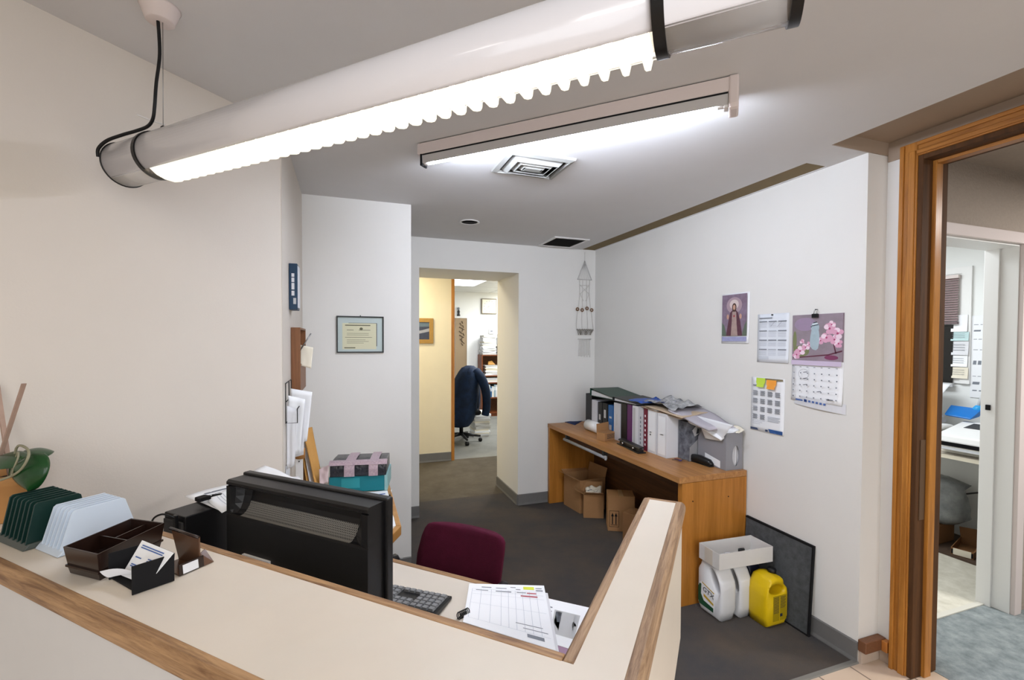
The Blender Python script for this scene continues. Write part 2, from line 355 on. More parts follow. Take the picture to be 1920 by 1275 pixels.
# doorway at right: wooden frame
df = MB(); Y0, Y1, ZH = 1.335, 0.40, 2.34
def casing(mb, y_out, y_in, z_out, z_in, x0, x1):   # inverted U around the opening, mitred
    mb.slab([(x0, y_out, 0), (x0, y_in, 0), (x0, y_in, z_in), (x0, y_out, z_out)], (x1-x0, 0, 0))
dj = thing('door_1', (2.41, 0.9, 0), None, None); dj['kind'] = 'structure'; del dj['kind']; dj['kind'] = 'structure'
m1 = MB()
for x0, x1, yo, yi in ((2.385, 2.41, 1.405, 1.335), (2.375, 2.386, 1.400, 1.384), (2.378, 2.386, 1.366, 1.341)): m1.box(x0, x1, yi, yo, 0, 2.405-(1.405-yo))
m1.build('casing_post', DOORW, dj, 0.003)
m2 = MB()
for x0, x1, zi, zo in ((2.385, 2.41, 2.34, 2.405), (2.375, 2.386, 2.384, 2.40), (2.378, 2.386, 2.346, 2.366)): m2.box(x0, x1, Y1-0.06, 1.335, zi, zo)
m2.build('casing_head', DOORY, dj, 0.003)
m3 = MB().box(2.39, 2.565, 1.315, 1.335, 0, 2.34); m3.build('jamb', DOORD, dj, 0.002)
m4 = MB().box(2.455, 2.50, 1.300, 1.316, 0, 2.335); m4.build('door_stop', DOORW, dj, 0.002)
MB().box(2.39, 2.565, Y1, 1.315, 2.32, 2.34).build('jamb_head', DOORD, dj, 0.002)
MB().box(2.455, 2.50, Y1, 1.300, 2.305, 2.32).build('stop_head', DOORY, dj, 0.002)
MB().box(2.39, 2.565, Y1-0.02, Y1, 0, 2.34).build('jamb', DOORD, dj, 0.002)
MB().box(2.4125, 2.447, 1.3115, 1.3155, 0.72, 1.08).build('strike_plate', mat('brown_steel', '#5a4532', 0.5), dj, 0.001)
# white door frame of the small room
dk = thing('door_2', (3.1, 1.46, 0), None, None); dk['kind'] = 'structure'
MB().box(3.49, 3.555, 1.44, 1.462, 0, 2.115).build('casing_post', PINKW, dj and dk, 0.004)
MB().box(3.565, 3.58, 1.45, 1.462, 0, 2.115).build('casing_post', WHITE, dk, 0.003)
MB().box(2.63, 3.555, 1.44, 1.462, 2.055, 2.115).build('casing_head', PINKW, dk, 0.004)
MB().box(3.485, 3.545, 1.46, 1.60, 0, 2.06).build('jamb', WHITE, dk, 0.002)
MB().box(3.470, 3.486, 1.535, 1.60, 0, 2.05).build('door_stop', WHITE, dk, 0.002)
MB().box(2.70, 3.49, 1.46, 1.60, 2.045, 2.075).build('jamb_head', WHITE, dk, 0.002)
MB().box(2.68, 2.72, 1.46, 1.60, 0, 2.06).build('jamb', WHITE, dk, 0.002)
MB().box(3.462, 3.488, 1.555, 1.575, 1.13, 1.16).build('strike_plate', BLACKM, dk)

# ------------------------------------------------------------ reception counter (counter frame: c along wing, d along front)
ZL, ZW = 1.07, 0.74
rc = thing('reception_counter', cdp(0.5, 0.6, 0), 'L-shaped cream reception counter with raised ledge and weathered oak edges', 'counter')
top = MB(MC).prism([(0.400, 0.110), (1.335, 0.110), (1.335, 0.180), (0.603, 0.180), (0.603, 1.648), (0.400, 1.648)], 1.035, ZL)
top.build('ledge_top', LAM, rc)
MB(MC).rings([[(c, y, z) for c, z in ((0.374, 1.046), (0.374, 1.058), (0.378, 1.067), (0.387, 1.071), (0.402, 1.071), (0.402, 1.046))] for y in (0.085, 1.648)]).build('oak_edging', OAKD, rc, 0.002)
MB(MC).rings([[(c, y, z) for c, z in ((0.602, 1.03), (0.602, 1.071), (0.618, 1.071), (0.622, 1.067), (0.622, 1.03))] for y in (0.197, 1.648)]).build('oak_edging', OAKD, rc, 0.0015)
MB(MC).rings([[(x, d, z) for d, z in ((0.112, 1.046), (0.112, 1.071), (0.096, 1.071), (0.089, 1.067), (0.086, 1.058), (0.086, 1.046))] for x in (0.376, 1.349)]).build('oak_edging', OAKC, rc, 0.003)
MB(MC).rings([[(x, d, z) for d, z in ((0.179, 1.03), (0.179, 1.071), (0.194, 1.071), (0.198, 1.067), (0.198, 1.03))] for x in (0.604, 1.345)]).build('oak_edging', OAKC, rc, 0.003)
MB(MC).box(1.334, 1.35, 0.105, 0.19, 1.046, 1.0712).build('oak_edging', OAKD, rc, 0.004)
MB(MC).box(0.380, 0.402, 0.10, 1.648, 0, 1.047).build('front_panel', LAMG, rc, 0.001)
MB(MC).box(0.585, 0.6045, 0.19, 1.648, ZW, 1.036).build('back_panel', LAM, rc)
MB(MC).box(0.402, 1.332, 0.094, 0.116, 0.70, 1.047).build('wing_apron', LAM, rc, 0.001)
MB(MC).box(0.605, 1.332, 0.172, 0.19, ZW, 1.036).build('wing_inner_panel', LAM, rc, 0.001)
MB(MC).box(1.316, 1.333, 0.116, 0.172, 0.70, 1.036).build('wing_end_panel', LAM, rc, 0.001)
MB(MC).box(0.41, 1.27, 0.116, 1.648, 0.708, ZW).build('worktop', LAM, rc)
MB(MC).box(1.27, 1.292, 0.192, 1.125, 0.703, ZW+0.0015).build('worktop_edging', OAKD, rc, 0.003)
MB(MC).box(0.41, 1.15, 0.27, 0.29, 0, 0.708).build('support_panel', LAMG, rc)

sd = thing('side_worktop', (0.0, 2.5, 0), 'cream worktop with oak edge in the wall recess behind the computer monitor', 'worktop')
sp = [(0.080, 1.738), (0.190, 1.945), (0.198, 3.018), (-0.246, 3.016), (-0.246, 2.112), (-0.252, 2.085)]
MB().prism(sp, 0.71, ZW).build('worktop', LAM, sd)
e = MB(); p1, p2, p3 = Vector((0.080, 1.738, 0)), Vector((0.190, 1.945, 0)), Vector((0.198, 3.018, 0))
n1 = Vector((0.207, -0.11, 0)).normalized()*0.02; n2 = Vector((0.02, 0, 0))
for a, b_, na, nb in ((p1, p2, n1, (n1+n2)*0.62), (p2, p3, (n1+n2)*0.62, n2)):
    e.hexa([a+Vector((0, 0, .703)), a+na+Vector((0, 0, .703)), b_+nb+Vector((0, 0, .703)), b_+Vector((0, 0, .703)), a+Vector((0, 0, .742)), a+na+Vector((0, 0, .742)), b_+nb+Vector((0, 0, .742)), b_+Vector((0, 0, .742))])
e.build('oak_edging', mat('fresh_oak', '#b98a4e', 0.4, color2='#a06f36', scale=20), sd, 0.003)
MB().box(-0.245, 0.12, 2.98, 3.005, 0, 0.71).box(0.03, 0.055, 2.1, 2.98, 0, 0.71).build('support_panel', LAMG, sd)

# ------------------------------------------------------------ pendant lamp
PL = thing('pendant_lamp', cdp(0.725, 0.72, 1.94), 'long white tube pendant lamp with glowing toothed louvre and black rings', 'lamp')
C0, Z0, RR = 0.725, 2.005, 0.058
def arc(r, a0, a1, n, y): return [(C0-r*math.cos(math.radians(a0+(a1-a0)*i/n)), y, Z0-r*math.sin(math.radians(a0+(a1-a0)*i/n))) for i in range(n+1)]
def shell(a0, a1, y0, y1, r, t, n=40):
    mb = MB(MC); mb.smooth = True; mb.rings([arc(r, a0, a1, n, y)+arc(r-t, a1, a0, n, y) for y in (y0, y1)]); mb.smooth = False; return mb
TUBEW = mat('white_lamp_tube', '#e6e6ec', 0.22, spec=0.5, coat=0.3)
shell(128, 414, -0.078, 1.53, RR, 0.003).build('tube_housing', TUBEW, PL)
CLEAR = mat('clear_acrylic', '#a5a19d', 0.08, alpha=0.6, spec=0.5)
shell(50.5, 129.5, -0.078, 0.08, RR, 0.002, 12).build('clear_cover', CLEAR, PL)
shell(50.5, 129.5, 1.385, 1.53, RR, 0.002, 12).build('clear_cover', mat('frosted_end', '#cfcdcb', 0.2, alpha=0.8), PL)
LOUV = glow('warm_louvre_glow', '#fff4dc', 1.05)
LENS = glow('warm_lens_glow', '#ffe8c4', 10.0)
MB(MC).box(C0-0.034, C0+0.034, 0.105, 1.345, Z0-0.036, Z0-0.032).build('lens', LENS, PL)
lv = MB(MC)
for i in range(37):
    y = 0.112+i*0.0341
    q = [(C0-0.037, Z0-0.040), (C0-0.035, Z0-0.046), (C0-0.02, Z0-0.060), (C0, Z0-0.066), (C0+0.024, Z0-0.066), (C0+0.040, Z0-0.060), (C0+0.046, Z0-0.052), (C0+0.040, Z0-0.040)]
    lv.rings([[(c, y-t*(1 if z > Z0-0.05 else 0.45), z) for c, z in q] for t in (0.0082, -0.0082)])
lv.box(C0-0.037, C0-0.034, 0.10, 1.35, Z0-0.0445, Z0-0.0385).box(C0+0.036, C0+0.0415, 0.10, 1.35, Z0-0.044, Z0-0.035)
lv.build('louvre', LOUV, PL)
for y, wd_ in ((1.372, 0.012), (0.088, 0.017), (-0.082, 0.014)):
    r = MB(MC); r.smooth = True; r.rings([arc(RR+0.0035, 0, 360, 40, yy) for yy in (y-wd_/2, y+wd_/2)], cap=False); r.rings([arc(RR-0.001, 0, 360, 40, yy) for yy in (y-wd_/2, y+wd_/2)], cap=False); r.smooth = False
    for yy in (y-wd_/2, y+wd_/2):
        a_ = arc(RR+0.0035, 0, 360, 40, yy); b_ = arc(RR-0.001, 0, 360, 40, yy)
        for i in range(40): r.poly([a_[i], a_[i+1], b_[i+1], b_[i]])
    r.build('ring', BLACK, PL)
er = MB(MC); er.tube(arc(RR+0.001, 0, 360, 40, 1.53), 0.0018, 6); er.build('end_rim', BLACK, PL)
MB(MC).prism([(C0-RR*math.cos(t*math.pi/16)*0.97, 0) for t in range(2)]+[(0.7, 0.001)], 2.0, 2.001).b.free()
ec = MB(MC); ec.smooth = True; ec.rings([arc(RR-0.002, 0, 360, 40, 1.522)[:-1], arc(RR-0.002, 0, 360, 40, 1.527)[:-1]]); ec.build('end_cap', TUBEW, PL)
cn = MB(MC); cn.lathe([(0.030, 2.352), (0.033, 2.354), (0.044, 2.386), (0.047, 2.39)], 28, (0.725, 1.356, 0)); cn.build('canopy', PINKW, PL)
pts = [(0.72, 1.356, 2.353), (0.724, 1.358, 2.27), (0.716, 1.36, 2.19), (0.714, 1.365, 2.13), (0.716, 1.378, 2.10), (0.715, 1.40, 2.085), (0.705, 1.43, 2.075), (0.69, 1.47, 2.065), (0.673, 1.51, 2.05), (0.665, 1.535, 2.03), (0.667, 1.542, 2.01)]
def spline(ps, n=6):
    ps = [Vector(p) for p in ps]; out = []
    for i in range(len(ps)-1):
        p0, p1, p2, p3 = ps[max(i-1, 0)], ps[i], ps[i+1], ps[min(i+2, len(ps)-1)]
        for k in range(n):
            t = k/n; out.append(0.5*((2*p1)+(p2-p0)*t+(2*p0-5*p1+4*p2-p3)*t*t+(3*p1-p0-3*p2+p3)*t**3))
    return out+[ps[-1]]
MB(MC).tube(spline(pts), 0.0042, 8).build('cord', BLACKR, PL)
MB(MC).tube([(0.728, 1.35, 2.353), (0.727, 1.352, 2.078)], 0.0008, 6).build('suspension_wire', STEEL, PL)
MB(MC).lathe([(0.006, 0), (0.008, 0.004), (0.006, 0.016), (0.003, 0.02)], 12, (0.727, 1.352, 2.062)).build('wire_grip', BLACK, PL)
MB(MC).tube(spline([(0.69, 1.40, 2.105), (0.715, 1.385, 2.098), (0.735, 1.36, 2.09)]), 0.0018, 6).build('cord_clip', WHITEM, PL)

# ------------------------------------------------------------ fluorescent batten on the ceiling
FX = thing('fluorescent_batten', cdp(1.72, 0.6, 2.29), 'white ceiling batten with one bare lit fluorescent tube', 'lamp')
MB(MC).rings([[(c, y, z) for c, z in ((1.690, 2.386), (1.690, 2.343), (1.694, 2.338), (1.772, 2.338), (1.776, 2.343), (1.776, 2.386))] for y in (-0.012, 1.236)]).build('housing', PINKW, FX, 0.001)
MB(MC).box(1.697, 1.77, -0.006, 1.23, 2.3862, 2.39).build('ceiling_gap_strip', BLACKM, FX)  # black filler drawn as the dark gap between housing and ceiling
MB(MC).box(1.6915, 1.6945, -0.006, 1.212, 2.333, 2.3385).build('gap_strip', BLACKM, FX)
MB(MC).tube([(1.712, 0.022, 2.308), (1.712, 1.196, 2.308)], 0.0125, 16).build('tube', glow('cool_tube_glow', '#e6eeff', 142.0), FX)
MB(MC).hexa([(1.6955, -0.006, 2.2985), (1.6970, -0.006, 2.2985), (1.6970, 1.212, 2.2985), (1.6955, 1.212, 2.2985), (1.693, -0.006, 2.338), (1.6945, -0.006, 2.338), (1.6945, 1.212, 2.338), (1.693, 1.212, 2.338)]).build('reflector_wing', mat('grey_reflector', '#b9b6b4', 0.4), FX)
for a, b_ in ((0.004, 0.026), (1.192, 1.214)): MB(MC).tube([(1.712, a, 2.308), (1.712, b_, 2.308)], 0.0135, 16).build('tube_ferrule', WHITEM, FX)
MB(MC).rings([[(1.686, y, 2.3895), (1.686, y, 2.298), (1.692, y, 2.286), (1.70, y, 2.281), (1.762, y, 2.281), (1.773, y, 2.288), (1.779, y, 2.30), (1.779, y, 2.3895)] for y in (-0.038, -0.008)]).build('end_cap', PINKW, FX, 0.006)
MB(MC).box(1.692, 1.735, 1.214, 1.224, 2.29, 2.342).build('tube_holder', BLACKM, FX, 0.002)
MB(MC).box(1.696, 1.732, -0.008, 0.006, 2.29, 2.342).build('tube_holder', WHITEM, FX, 0.002)

# ------------------------------------------------------------ ceiling fittings
VX0, VX1, VY0, VY1 = 0.70, 1.045, 1.985, 2.27
vt = thing('air_diffuser', ((VX0+VX1)/2, (VY0+VY1)/2, 2.36), 'square white ceiling air diffuser with stepped vanes near the batten', 'vent')
MB().box(VX0+.03, VX1-.03, VY0+.03, VY1-.03, 2.386, 2.39).build('duct_back', BLACKM, vt)
def sq(k, z): return [(VX0+k, VY0+k, z), (VX1-k, VY0+k, z), (VX1-k, VY1-k, z), (VX0+k, VY1-k, z)]
MB().rings([sq(0, 2.39), sq(0.004, 2.379), sq(0.026, 2.372), sq(0.028, 2.376), sq(0.03, 2.389)], cap=False).build('frame', WHITEM, vt)
for k in (0.042, 0.070, 0.098):
    MB().rings([sq(k, 2.387), sq(k+0.0015, 2.387), sq(k+0.024, 2.366), sq(k+0.026, 2.362), sq(k+0.024, 2.361), sq(k, 2.387)], cap=False).build('vane', WHITEM, vt)
MB().box(VX0+.132, VX1-.132, VY0+.125, VY1-.125, 2.36, 2.364).build('centre_plate', WHITEM, vt)
for o_ in vt.children:
    if o_.name.split('.')[0] in ('frame', 'vane', 'centre_plate'): o_.data.materials[0] = mat('dull_white_metal', '#93938f', 0.45)
dl = thing('recessed_downlight', (0.858, 3.303, 2.383), 'small unlit round recessed downlight in the ceiling by the doorway', 'lamp')
MB().lathe([(0.072, 2.39), (0.074, 2.386), (0.062, 2.384), (0.058, 2.3885)], 32, (0.858, 3.303, 0), cap=False).build('rim', WHITEM, dl)
MB().lathe([(0.061, 2.3875), (0.05, 2.3895)], 32, (0.858, 3.303, 0)).build('well', BLACKM, dl)
rg = thing('return_grille', (1.81, 3.68, 2.38), 'dark square ceiling return grille with white frame above the macrame hanger', 'vent')
MB().box(1.645, 1.975, 3.505, 3.53, 2.381, 2.39).box(1.645, 1.975, 3.84, 3.865, 2.381, 2.39).box(1.645, 1.67, 3.53, 3.84, 2.381, 2.39).box(1.95, 1.975, 3.53, 3.84, 2.381, 2.39).build('frame', WHITEM, rg, 0.001)
g = MB().box(1.67, 1.95, 3.53, 3.84, 2.388, 2.39)
for i in range(14): y = 3.54+i*0.022; g.hexa([(1.67, y, 2.383), (1.95, y, 2.383), (1.95, y+.004, 2.383), (1.67, y+.004, 2.383), (1.67, y+.01, 2.389), (1.95, y+.01, 2.389), (1.95, y+.014, 2.389), (1.67, y+.014, 2.389)])
g.build('louvre', mat('dark_olive_grille', '#2c2a24', 0.7), rg)
# ------------------------------------------------------------ things on the ledge (counter frame)
def sorter(label, cat_, c0, c1, ts, d0, n, pitch, h, mat_plate, mat_base, th=0.0035):
    t = thing('letter_sorter', cdp((c0+c1)/2, d0+n*pitch/2, ZL), label, cat_, 'letter sorters on the ledge')
    MB(MC).rings([[(c0-0.004, d0-0.006, ZL+0.0005), (c1+.002, d0-0.006, ZL+0.0005), (c1+.002, d0-0.006, ZL+0.012), (c0+0.006, d0-0.006, ZL+0.012)],
                  [(c0-0.004, d0+n*pitch, ZL+0.0005), (c1+.002, d0+n*pitch, ZL+0.0005), (c1+.002, d0+n*pitch, ZL+0.012), (c0+0.006, d0+n*pitch, ZL+0.012)]]).build('base', mat_base, t, 0.002)
    for i in range(n):
        d = d0+i*pitch
        MB(MC).slab([(c0+0.002, d, ZL+0.01), (c1, d, ZL+0.01), (c1-ts, d, ZL+h-0.004), (c1-ts-0.005, d, ZL+h), (c0+ts+0.006, d, ZL+h), (c0+ts+.001, d, ZL+h-0.004)], (0, th, 0)).build('divider', mat_plate, t, 0.001)
    return t
sorter('dark green letter sorter beside the potted plant on the ledge', 'letter sorter', 0.434, 0.548, 0.017, 1.322, 7, 0.0195, 0.095, mat('dark_green_plastic', '#0c2a25', 0.4), mat('grey_green_plastic', '#4a504c', 0.5))
sorter('frosted pale blue letter sorter between dark green sorter and brown tray', 'letter sorter', 0.452, 0.592, 0.022, 1.222, 6, 0.0155, 0.087, mat('frosted_clear_plastic', '#dfeaf6', 0.35, trans=0.35, spec=0.5, ior=1.2), mat('frosted_base', '#c3cfdc', 0.4))

SMOKE = mat('smoky_brown_plastic', '#241611', 0.22, spec=0.55); SMOKE2 = mat('smoky_brown_clear', '#5c4130', 0.25, spec=0.5)
tt = thing('desk_tray', cdp(0.50, 1.10, ZL), 'long smoky brown desk tray with dividers in front of the pale sorter', 'tray')
TQ = [Vector((0.432, 1.023, 0)), Vector((0.421, 1.12, 0)), Vector((0.554, 1.166, 0)), Vector((0.571, 1.074, 0))]; TC = sum(TQ, Vector())/4
def tq(k, z): return [TC+(p-TC)*k+Vector((0, 0, z)) for p in TQ]
def tray(k0, k1, z0, z1, name):
    mb = MB(MC); mb.rings([tq(k0, z0), tq(k1, z1), tq(k1-.05, z1), tq(k0-.05, z0+.002)]); return mb.build(name, SMOKE, tt, 0.0008)
tray(0.88, 0.93, ZL+.0005, ZL+.016, 'lower_tray'); tray(0.92, 1.0, ZL+.0162, ZL+.054, 'upper_tray')
MB(MC).rings([tq(k, z) for k, z in ((0.90, ZL+.015), (0.965, ZL+.015), (0.965, ZL+.019), (0.90, ZL+.019))], cap=False).build('rim_band', SMOKE, tt)
def tin(u, v, z, k=.9): a = TQ[0]*(1-u)*(1-v)+TQ[3]*u*(1-v)+TQ[2]*u*v+TQ[1]*(1-u)*v; return TC+(a-TC)*k+Vector((0, 0, z))
MB(MC).slab([tin(.47, 0, ZL+.02), tin(.47, 1, ZL+.02), tin(.47, 1, ZL+.048, .95), tin(.47, 0, ZL+.048, .95)], (.002, 0, 0)).build('divider', SMOKE, tt)
MB(MC).slab([tin(.48, .5, ZL+.02), tin(1, .5, ZL+.02), tin(1, .5, ZL+.048, .95), tin(.48, .5, ZL+.048)], (0, .002, 0)).build('divider', SMOKE, tt)

ch = thing('card_holder', cdp(0.465, 0.965, ZL), 'black open card holder filled with white printed slips', 'card holder')
MB(MC).slab([(0.437, 0.921, ZL+.0008), (0.498, 0.908, ZL+.0008), (0.498, 0.908, ZL+.051), (0.437, 0.921, ZL+.051)], (0.0006, 0.003, 0)).build('side_panel', BLACKM, ch, 0.0006)
MB(MC).slab([(0.448, 1.022, ZL+.0008), (0.503, 1.010, ZL+.0008), (0.503, 1.010, ZL+.05), (0.448, 1.022, ZL+.05)], (-0.0006, -0.003, 0)).build('side_panel', BLACKM, ch, 0.0006)
MB(MC).slab([(0.445, 0.925, ZL+.0005), (0.498, 0.912, ZL+.0005), (0.503, 1.008, ZL+.0005), (0.452, 1.018, ZL+.0005)], (0, 0, 0.003)).build('base', BLACKM, ch)
MB(MC).slab([(0.495, 0.913, ZL+.003), (0.499, 1.007, ZL+.003), (0.503, 1.007, ZL+.05), (0.499, 0.913, ZL+.05)], (0.003, 0, 0)).build('back_plate', mat('navy_black_plastic', '#0d1020', 0.5), ch, 0.0006)
sl = thing('printed_slip', cdp(0.47, 0.95, ZL), 'white printed slip leaning in the black card holder', 'paper')
def bil(a, b, c, d): return lambda u, v: a*(1-u)*(1-v)+b*u*(1-v)+c*u*v+d*(1-u)*v
fn = bil(Vector((0.461, 1.007, ZL+.006)), Vector((0.461, 0.926, ZL+.006)), Vector((0.488, 0.892, ZL+.060)), Vector((0.488, 0.992, ZL+.064)))
q = MB(MC); q.sheet(fn, 4, 4, 0.0008, (-1, 0, .4)); q.mi(1); e_ = Vector((-.0006, 0, .0004))
for v0, u0, u1 in ((0.88, .1, .8), (0.82, .1, .8), (.55, .1, .3), (.6, .5, .8), (.54, .5, .75), (.35, .1, .35), (.3, .1, .4)):
    q.poly([fn(u0, v0)+e_, fn(u1, v0)+e_, fn(u1, v0+.03)+e_, fn(u0, v0+.03)+e_])
q.build('sheet', [PAPER, INKB], sl)
s2 = MB(MC); s2.sheet(lambda u, v: Vector((0.443+0.03*u-.01*v, 1.005-0.05*u+.012*v, ZL+0.012-0.004*u+0.012*v*v+.006*math.sin(3*u))), 8, 6, 0.001); tag(s2.build('curled_slip', PAPER2, None), 'curled white slip poking out of the side of the black card holder', 'paper')
bh = thing('card_holder', cdp(0.54, 0.945, ZL), 'smoky brown card holder with tilted back plate and white label', 'card holder')
MB(MC).slab([(0.511, 0.9152, ZL+.0008), (0.556, 0.9152, ZL+.0008), (0.556, 0.918, ZL+.022), (0.511, 0.918, ZL+.022)], (0, 0.002, 0)).build('front_lip', SMOKE, bh, 0.0005)
MB(MC).slab([(0.511, 0.917, ZL+.0005), (0.575, 0.917, ZL+.0005), (0.578, 0.985, ZL+.0005), (0.516, 0.99, ZL+.0005)], (0, 0, .0025)).build('base', SMOKE2, bh)
MB(MC).slab([(0.552, 0.925, ZL+.003), (0.548, 0.985, ZL+.003), (0.541, 0.997, ZL+.067), (0.544, 0.912, ZL+.063)], (0.003, 0, 0)).build('back_plate', SMOKE2, bh, 0.0006)
MB(MC).tube([(0.540, 0.998, ZL+.067), (0.543, 0.911, ZL+.063)], .0028, 8).build('rolled_edge', SMOKE, bh)
MB(MC).slab([(0.556, 0.9155, ZL+.0008), (0.575, 0.9155, ZL+.0008), (0.570, 0.935, ZL+.025), (0.557, 0.930, ZL+.022)], (0.0006, 0.002, 0)).build('side_wing', SMOKE2, bh)
MB(MC).slab([(0.517, 0.9149, ZL+.003), (0.545, 0.9149, ZL+.003), (0.545, 0.9172, ZL+.019), (0.517, 0.9172, ZL+.019)], (0, -0.0006, 0)).build('label', PAPER2, bh)

# potted plant at the wall end of the ledge
PC, PD = 0.50, 1.592
pp = thing('potted_plant', cdp(PC, PD, ZL), 'potted plant with broad dark green leaves and two wooden stakes', 'plant')
MB(MC).lathe([(0.038, 0), (0.04, 0.003), (0.048, 0.088), (0.053, 0.090), (0.054, 0.115), (0.049, 0.115), (0.047, 0.10)], 36, (PC, PD, ZL+0.0005)).build('pot', mat('tan_terracotta', '#b98650', 0.7, var=0.12), pp)
MB(MC).lathe([(0.0475, 0.095), (0.02, 0.105), (0.001, 0.108)], 24, (PC, PD, ZL)).build('soil', mat('soil', '#2e241b', 1.0, var=0.4, scale=60), pp)
LEAF = mat('dark_green_leaf', '#1b4a22', 0.28, color2='#123216', scale=18, spec=0.5)
def leaf(base, tip, wid, droop, nrm, curl=0.25):        # nrm: the way the leaf's upper face looks
    base, tip, nrm = Vector(base), Vector(tip), Vector(nrm); ax = tip-base; sd = ax.cross(nrm).normalized(); up = sd.cross(ax).normalized()
    def f(u, v):
        wv = wid*math.sin(math.pi*min(1, u*0.95+0.05))**0.6*(1-0.2*u); s = v*2-1
        return base+ax*u+sd*(wv*s)+up*(droop*math.sin(math.pi*u)-curl*wid*abs(s)**1.7)
    mb = MB(MC); mb.smooth = True; mb.sheet(f, 14, 10, 0.0014, up); return mb.build('leaf', LEAF, pp)
leaf((0.495, 1.452, 1.248), (0.480, 1.438, 1.166), 0.046, 0.012, (-1, -.5, .35))
leaf((0.490, 1.47, 1.232), (0.475, 1.638, 1.212), 0.030, 0.012, (-.75, 0, 1))
leaf((0.52, 1.50, 1.235), (0.56, 1.60, 1.225), 0.03, 0.012, (0.2, 0, 1))
leaf((0.49, 1.54, 1.22), (0.425, 1.60, 1.20), 0.028, 0.01, (-.4, 0, 1))
STK = mat('weathered_stake', '#a98f80', 0.8, var=0.15, scale=20)
def stake(a, b, r):
    a, b = Vector(a), Vector(b); MB(MC).hexa([a+Vector(o) for o in ((-r, -r, 0), (r, -r, 0), (r, r, 0), (-r, r, 0))]+[b+Vector(o) for o in ((-r, -r, 0), (r, -r, 0), (r, r, 0), (-r, r, 0))]).build('stake', STK, pp)
stake((0.50, 1.585, 1.17), (0.495, 1.636, 1.40), .0042); stake((0.485, 1.60, 1.17+.05), (0.485, 1.459, 1.412), .0036)
VINE = mat('pale_stem', '#8d8a72', 0.6); STEM = mat('green_stem', '#2c4a26', .5)
MB(MC).tube(spline([(0.50, 1.57, 1.17), (0.49, 1.52, 1.255), (0.485, 1.45, 1.262), (0.478, 1.425, 1.245), (0.47, 1.45, 1.212), (0.455, 1.50, 1.19), (0.445, 1.57, 1.178)]), 0.0028, 6).build('vine', VINE, pp)
MB(MC).tube(spline([(0.49, 1.56, 1.18), (0.485, 1.50, 1.246), (0.478, 1.475, 1.24), (0.472, 1.48, 1.215), (0.462, 1.46, 1.205)]), 0.002, 6).build('vine', VINE, pp)
for a, b in (((0.50, 1.54, 1.17), (0.495, 1.455, 1.246)), ((0.50, 1.55, 1.17), (0.49, 1.475, 1.232)), ((0.51, 1.55, 1.17), (0.52, 1.505, 1.235)), ((0.49, 1.56, 1.17), (0.488, 1.545, 1.22))): MB(MC).tube([a, b], .0025, 6).build('leaf_stem', STEM, pp)

# ------------------------------------------------------------ computer on the worktop
tw = thing('computer_tower', cdp(0.9, 1.314, ZW), 'black slim computer tower standing left of the monitor', 'computer')
MB(MC).box(0.722, 1.085, 1.268, 1.36, ZW+.0005, 1.05).build('case', BLACK, tw, 0.003)
v_ = MB(MC)
for i in range(9):
    for j in range(6): x = 0.80+i*0.012+0.004*(j % 2); y = 1.285+j*0.010; v_.box(x, x+.008, y, y+.006, 1.0500, 1.0508)
v_.build('vent', DGREY, tw)
MB(MC).box(0.7165, 0.7225, 1.274, 1.354, 0.77, 1.035).build('rear_panel', DGREY, tw, 0.001)
MB(MC).box(0.708, 0.7165, 1.285, 1.30, 1.00, 1.055).build('cable_plug', BLACK, tw, 0.002); MB(MC).box(0.706, 0.7165, 1.315, 1.345, 0.965, 0.985).build('cable_plug', mat('blue_plug', '#33497a', 0.5), tw, 0.002)
for pts in ([(0.708, 1.29, 1.05), (0.69, 1.31, 1.062), (0.682, 1.34, 1.04), (0.69, 1.345, 0.98), (0.70, 1.34, 0.85)], [(0.706, 1.33, 0.975), (0.68, 1.31, 0.97), (0.672, 1.28, 0.93), (0.68, 1.26, 0.86), (0.69, 1.26, 0.78)], [(0.708, 1.29, 1.01), (0.69, 1.275, 0.995), (0.685, 1.255, 0.97), (0.69, 1.25, 0.9)]):
    MB(MC).tube(spline(pts), 0.0025, 6).build('cable', BLACKR, tw)

mo = thing('computer_monitor', cdp(0.82, 0.95, ZW), 'black flat computer monitor seen from behind with scooped vent', 'monitor')
D0, D1 = 0.706, 1.19
def prof(s):     # s = 0 flat, 1 full scoop
    cF, cB, cS = 0.835, 0.782, 0.824
    k = lambda c: cB+(c-cB)*s
    return [(cF, 0.842), (cB+.012, 0.842), (cB+0.004, 0.86), (cB, 0.92), (cB, 1.048), (cB+.0015, 1.052)]+[(k(0.7845+0.038*math.sin(t*math.pi/2)), 1.054+0.07*(1-math.cos(t*math.pi/2))) for t in (0.0, 0.15, 0.35, 0.55, 0.75, 0.9, 1.0)]+[(k(0.8), 1.1265), (cB+0.006, 1.127), (cB, 1.131), (cB, 1.138), (cB+.006, 1.143), (cF, 1.143)]
mb = MB(MC); mb.rings([[(c, d, z) for c, z in prof(s)] for d, s in ((D0, 0), (D0+.018, 0), (D0+.022, .35), (D0+.035, .8), (D0+.055, 1), (D1-.05, 1), (D1-.03, .8), (D1-.018, .35), (D1-.014, 0), (D1, 0))])
mb.build('back_housing', BLACK, mo, 0.0025)
MESHM = mat('perforated_black', '#6a675c', 0.5); ntm = MESHM.node_tree; tcm = ntm.nodes.new('ShaderNodeTexCoord'); vo = ntm.nodes.new('ShaderNodeTexVoronoi'); vo.inputs['Scale'].default_value = 260; vo.inputs['Randomness'].default_value = 0
rmp = ntm.nodes.new('ShaderNodeValToRGB'); rmp.color_ramp.elements[0].position = .3; rmp.color_ramp.elements[0].color = (.004, .004, .004, 1); rmp.color_ramp.elements[1].position = .45; rmp.color_ramp.elements[1].color = (.2, .19, .17, 1)
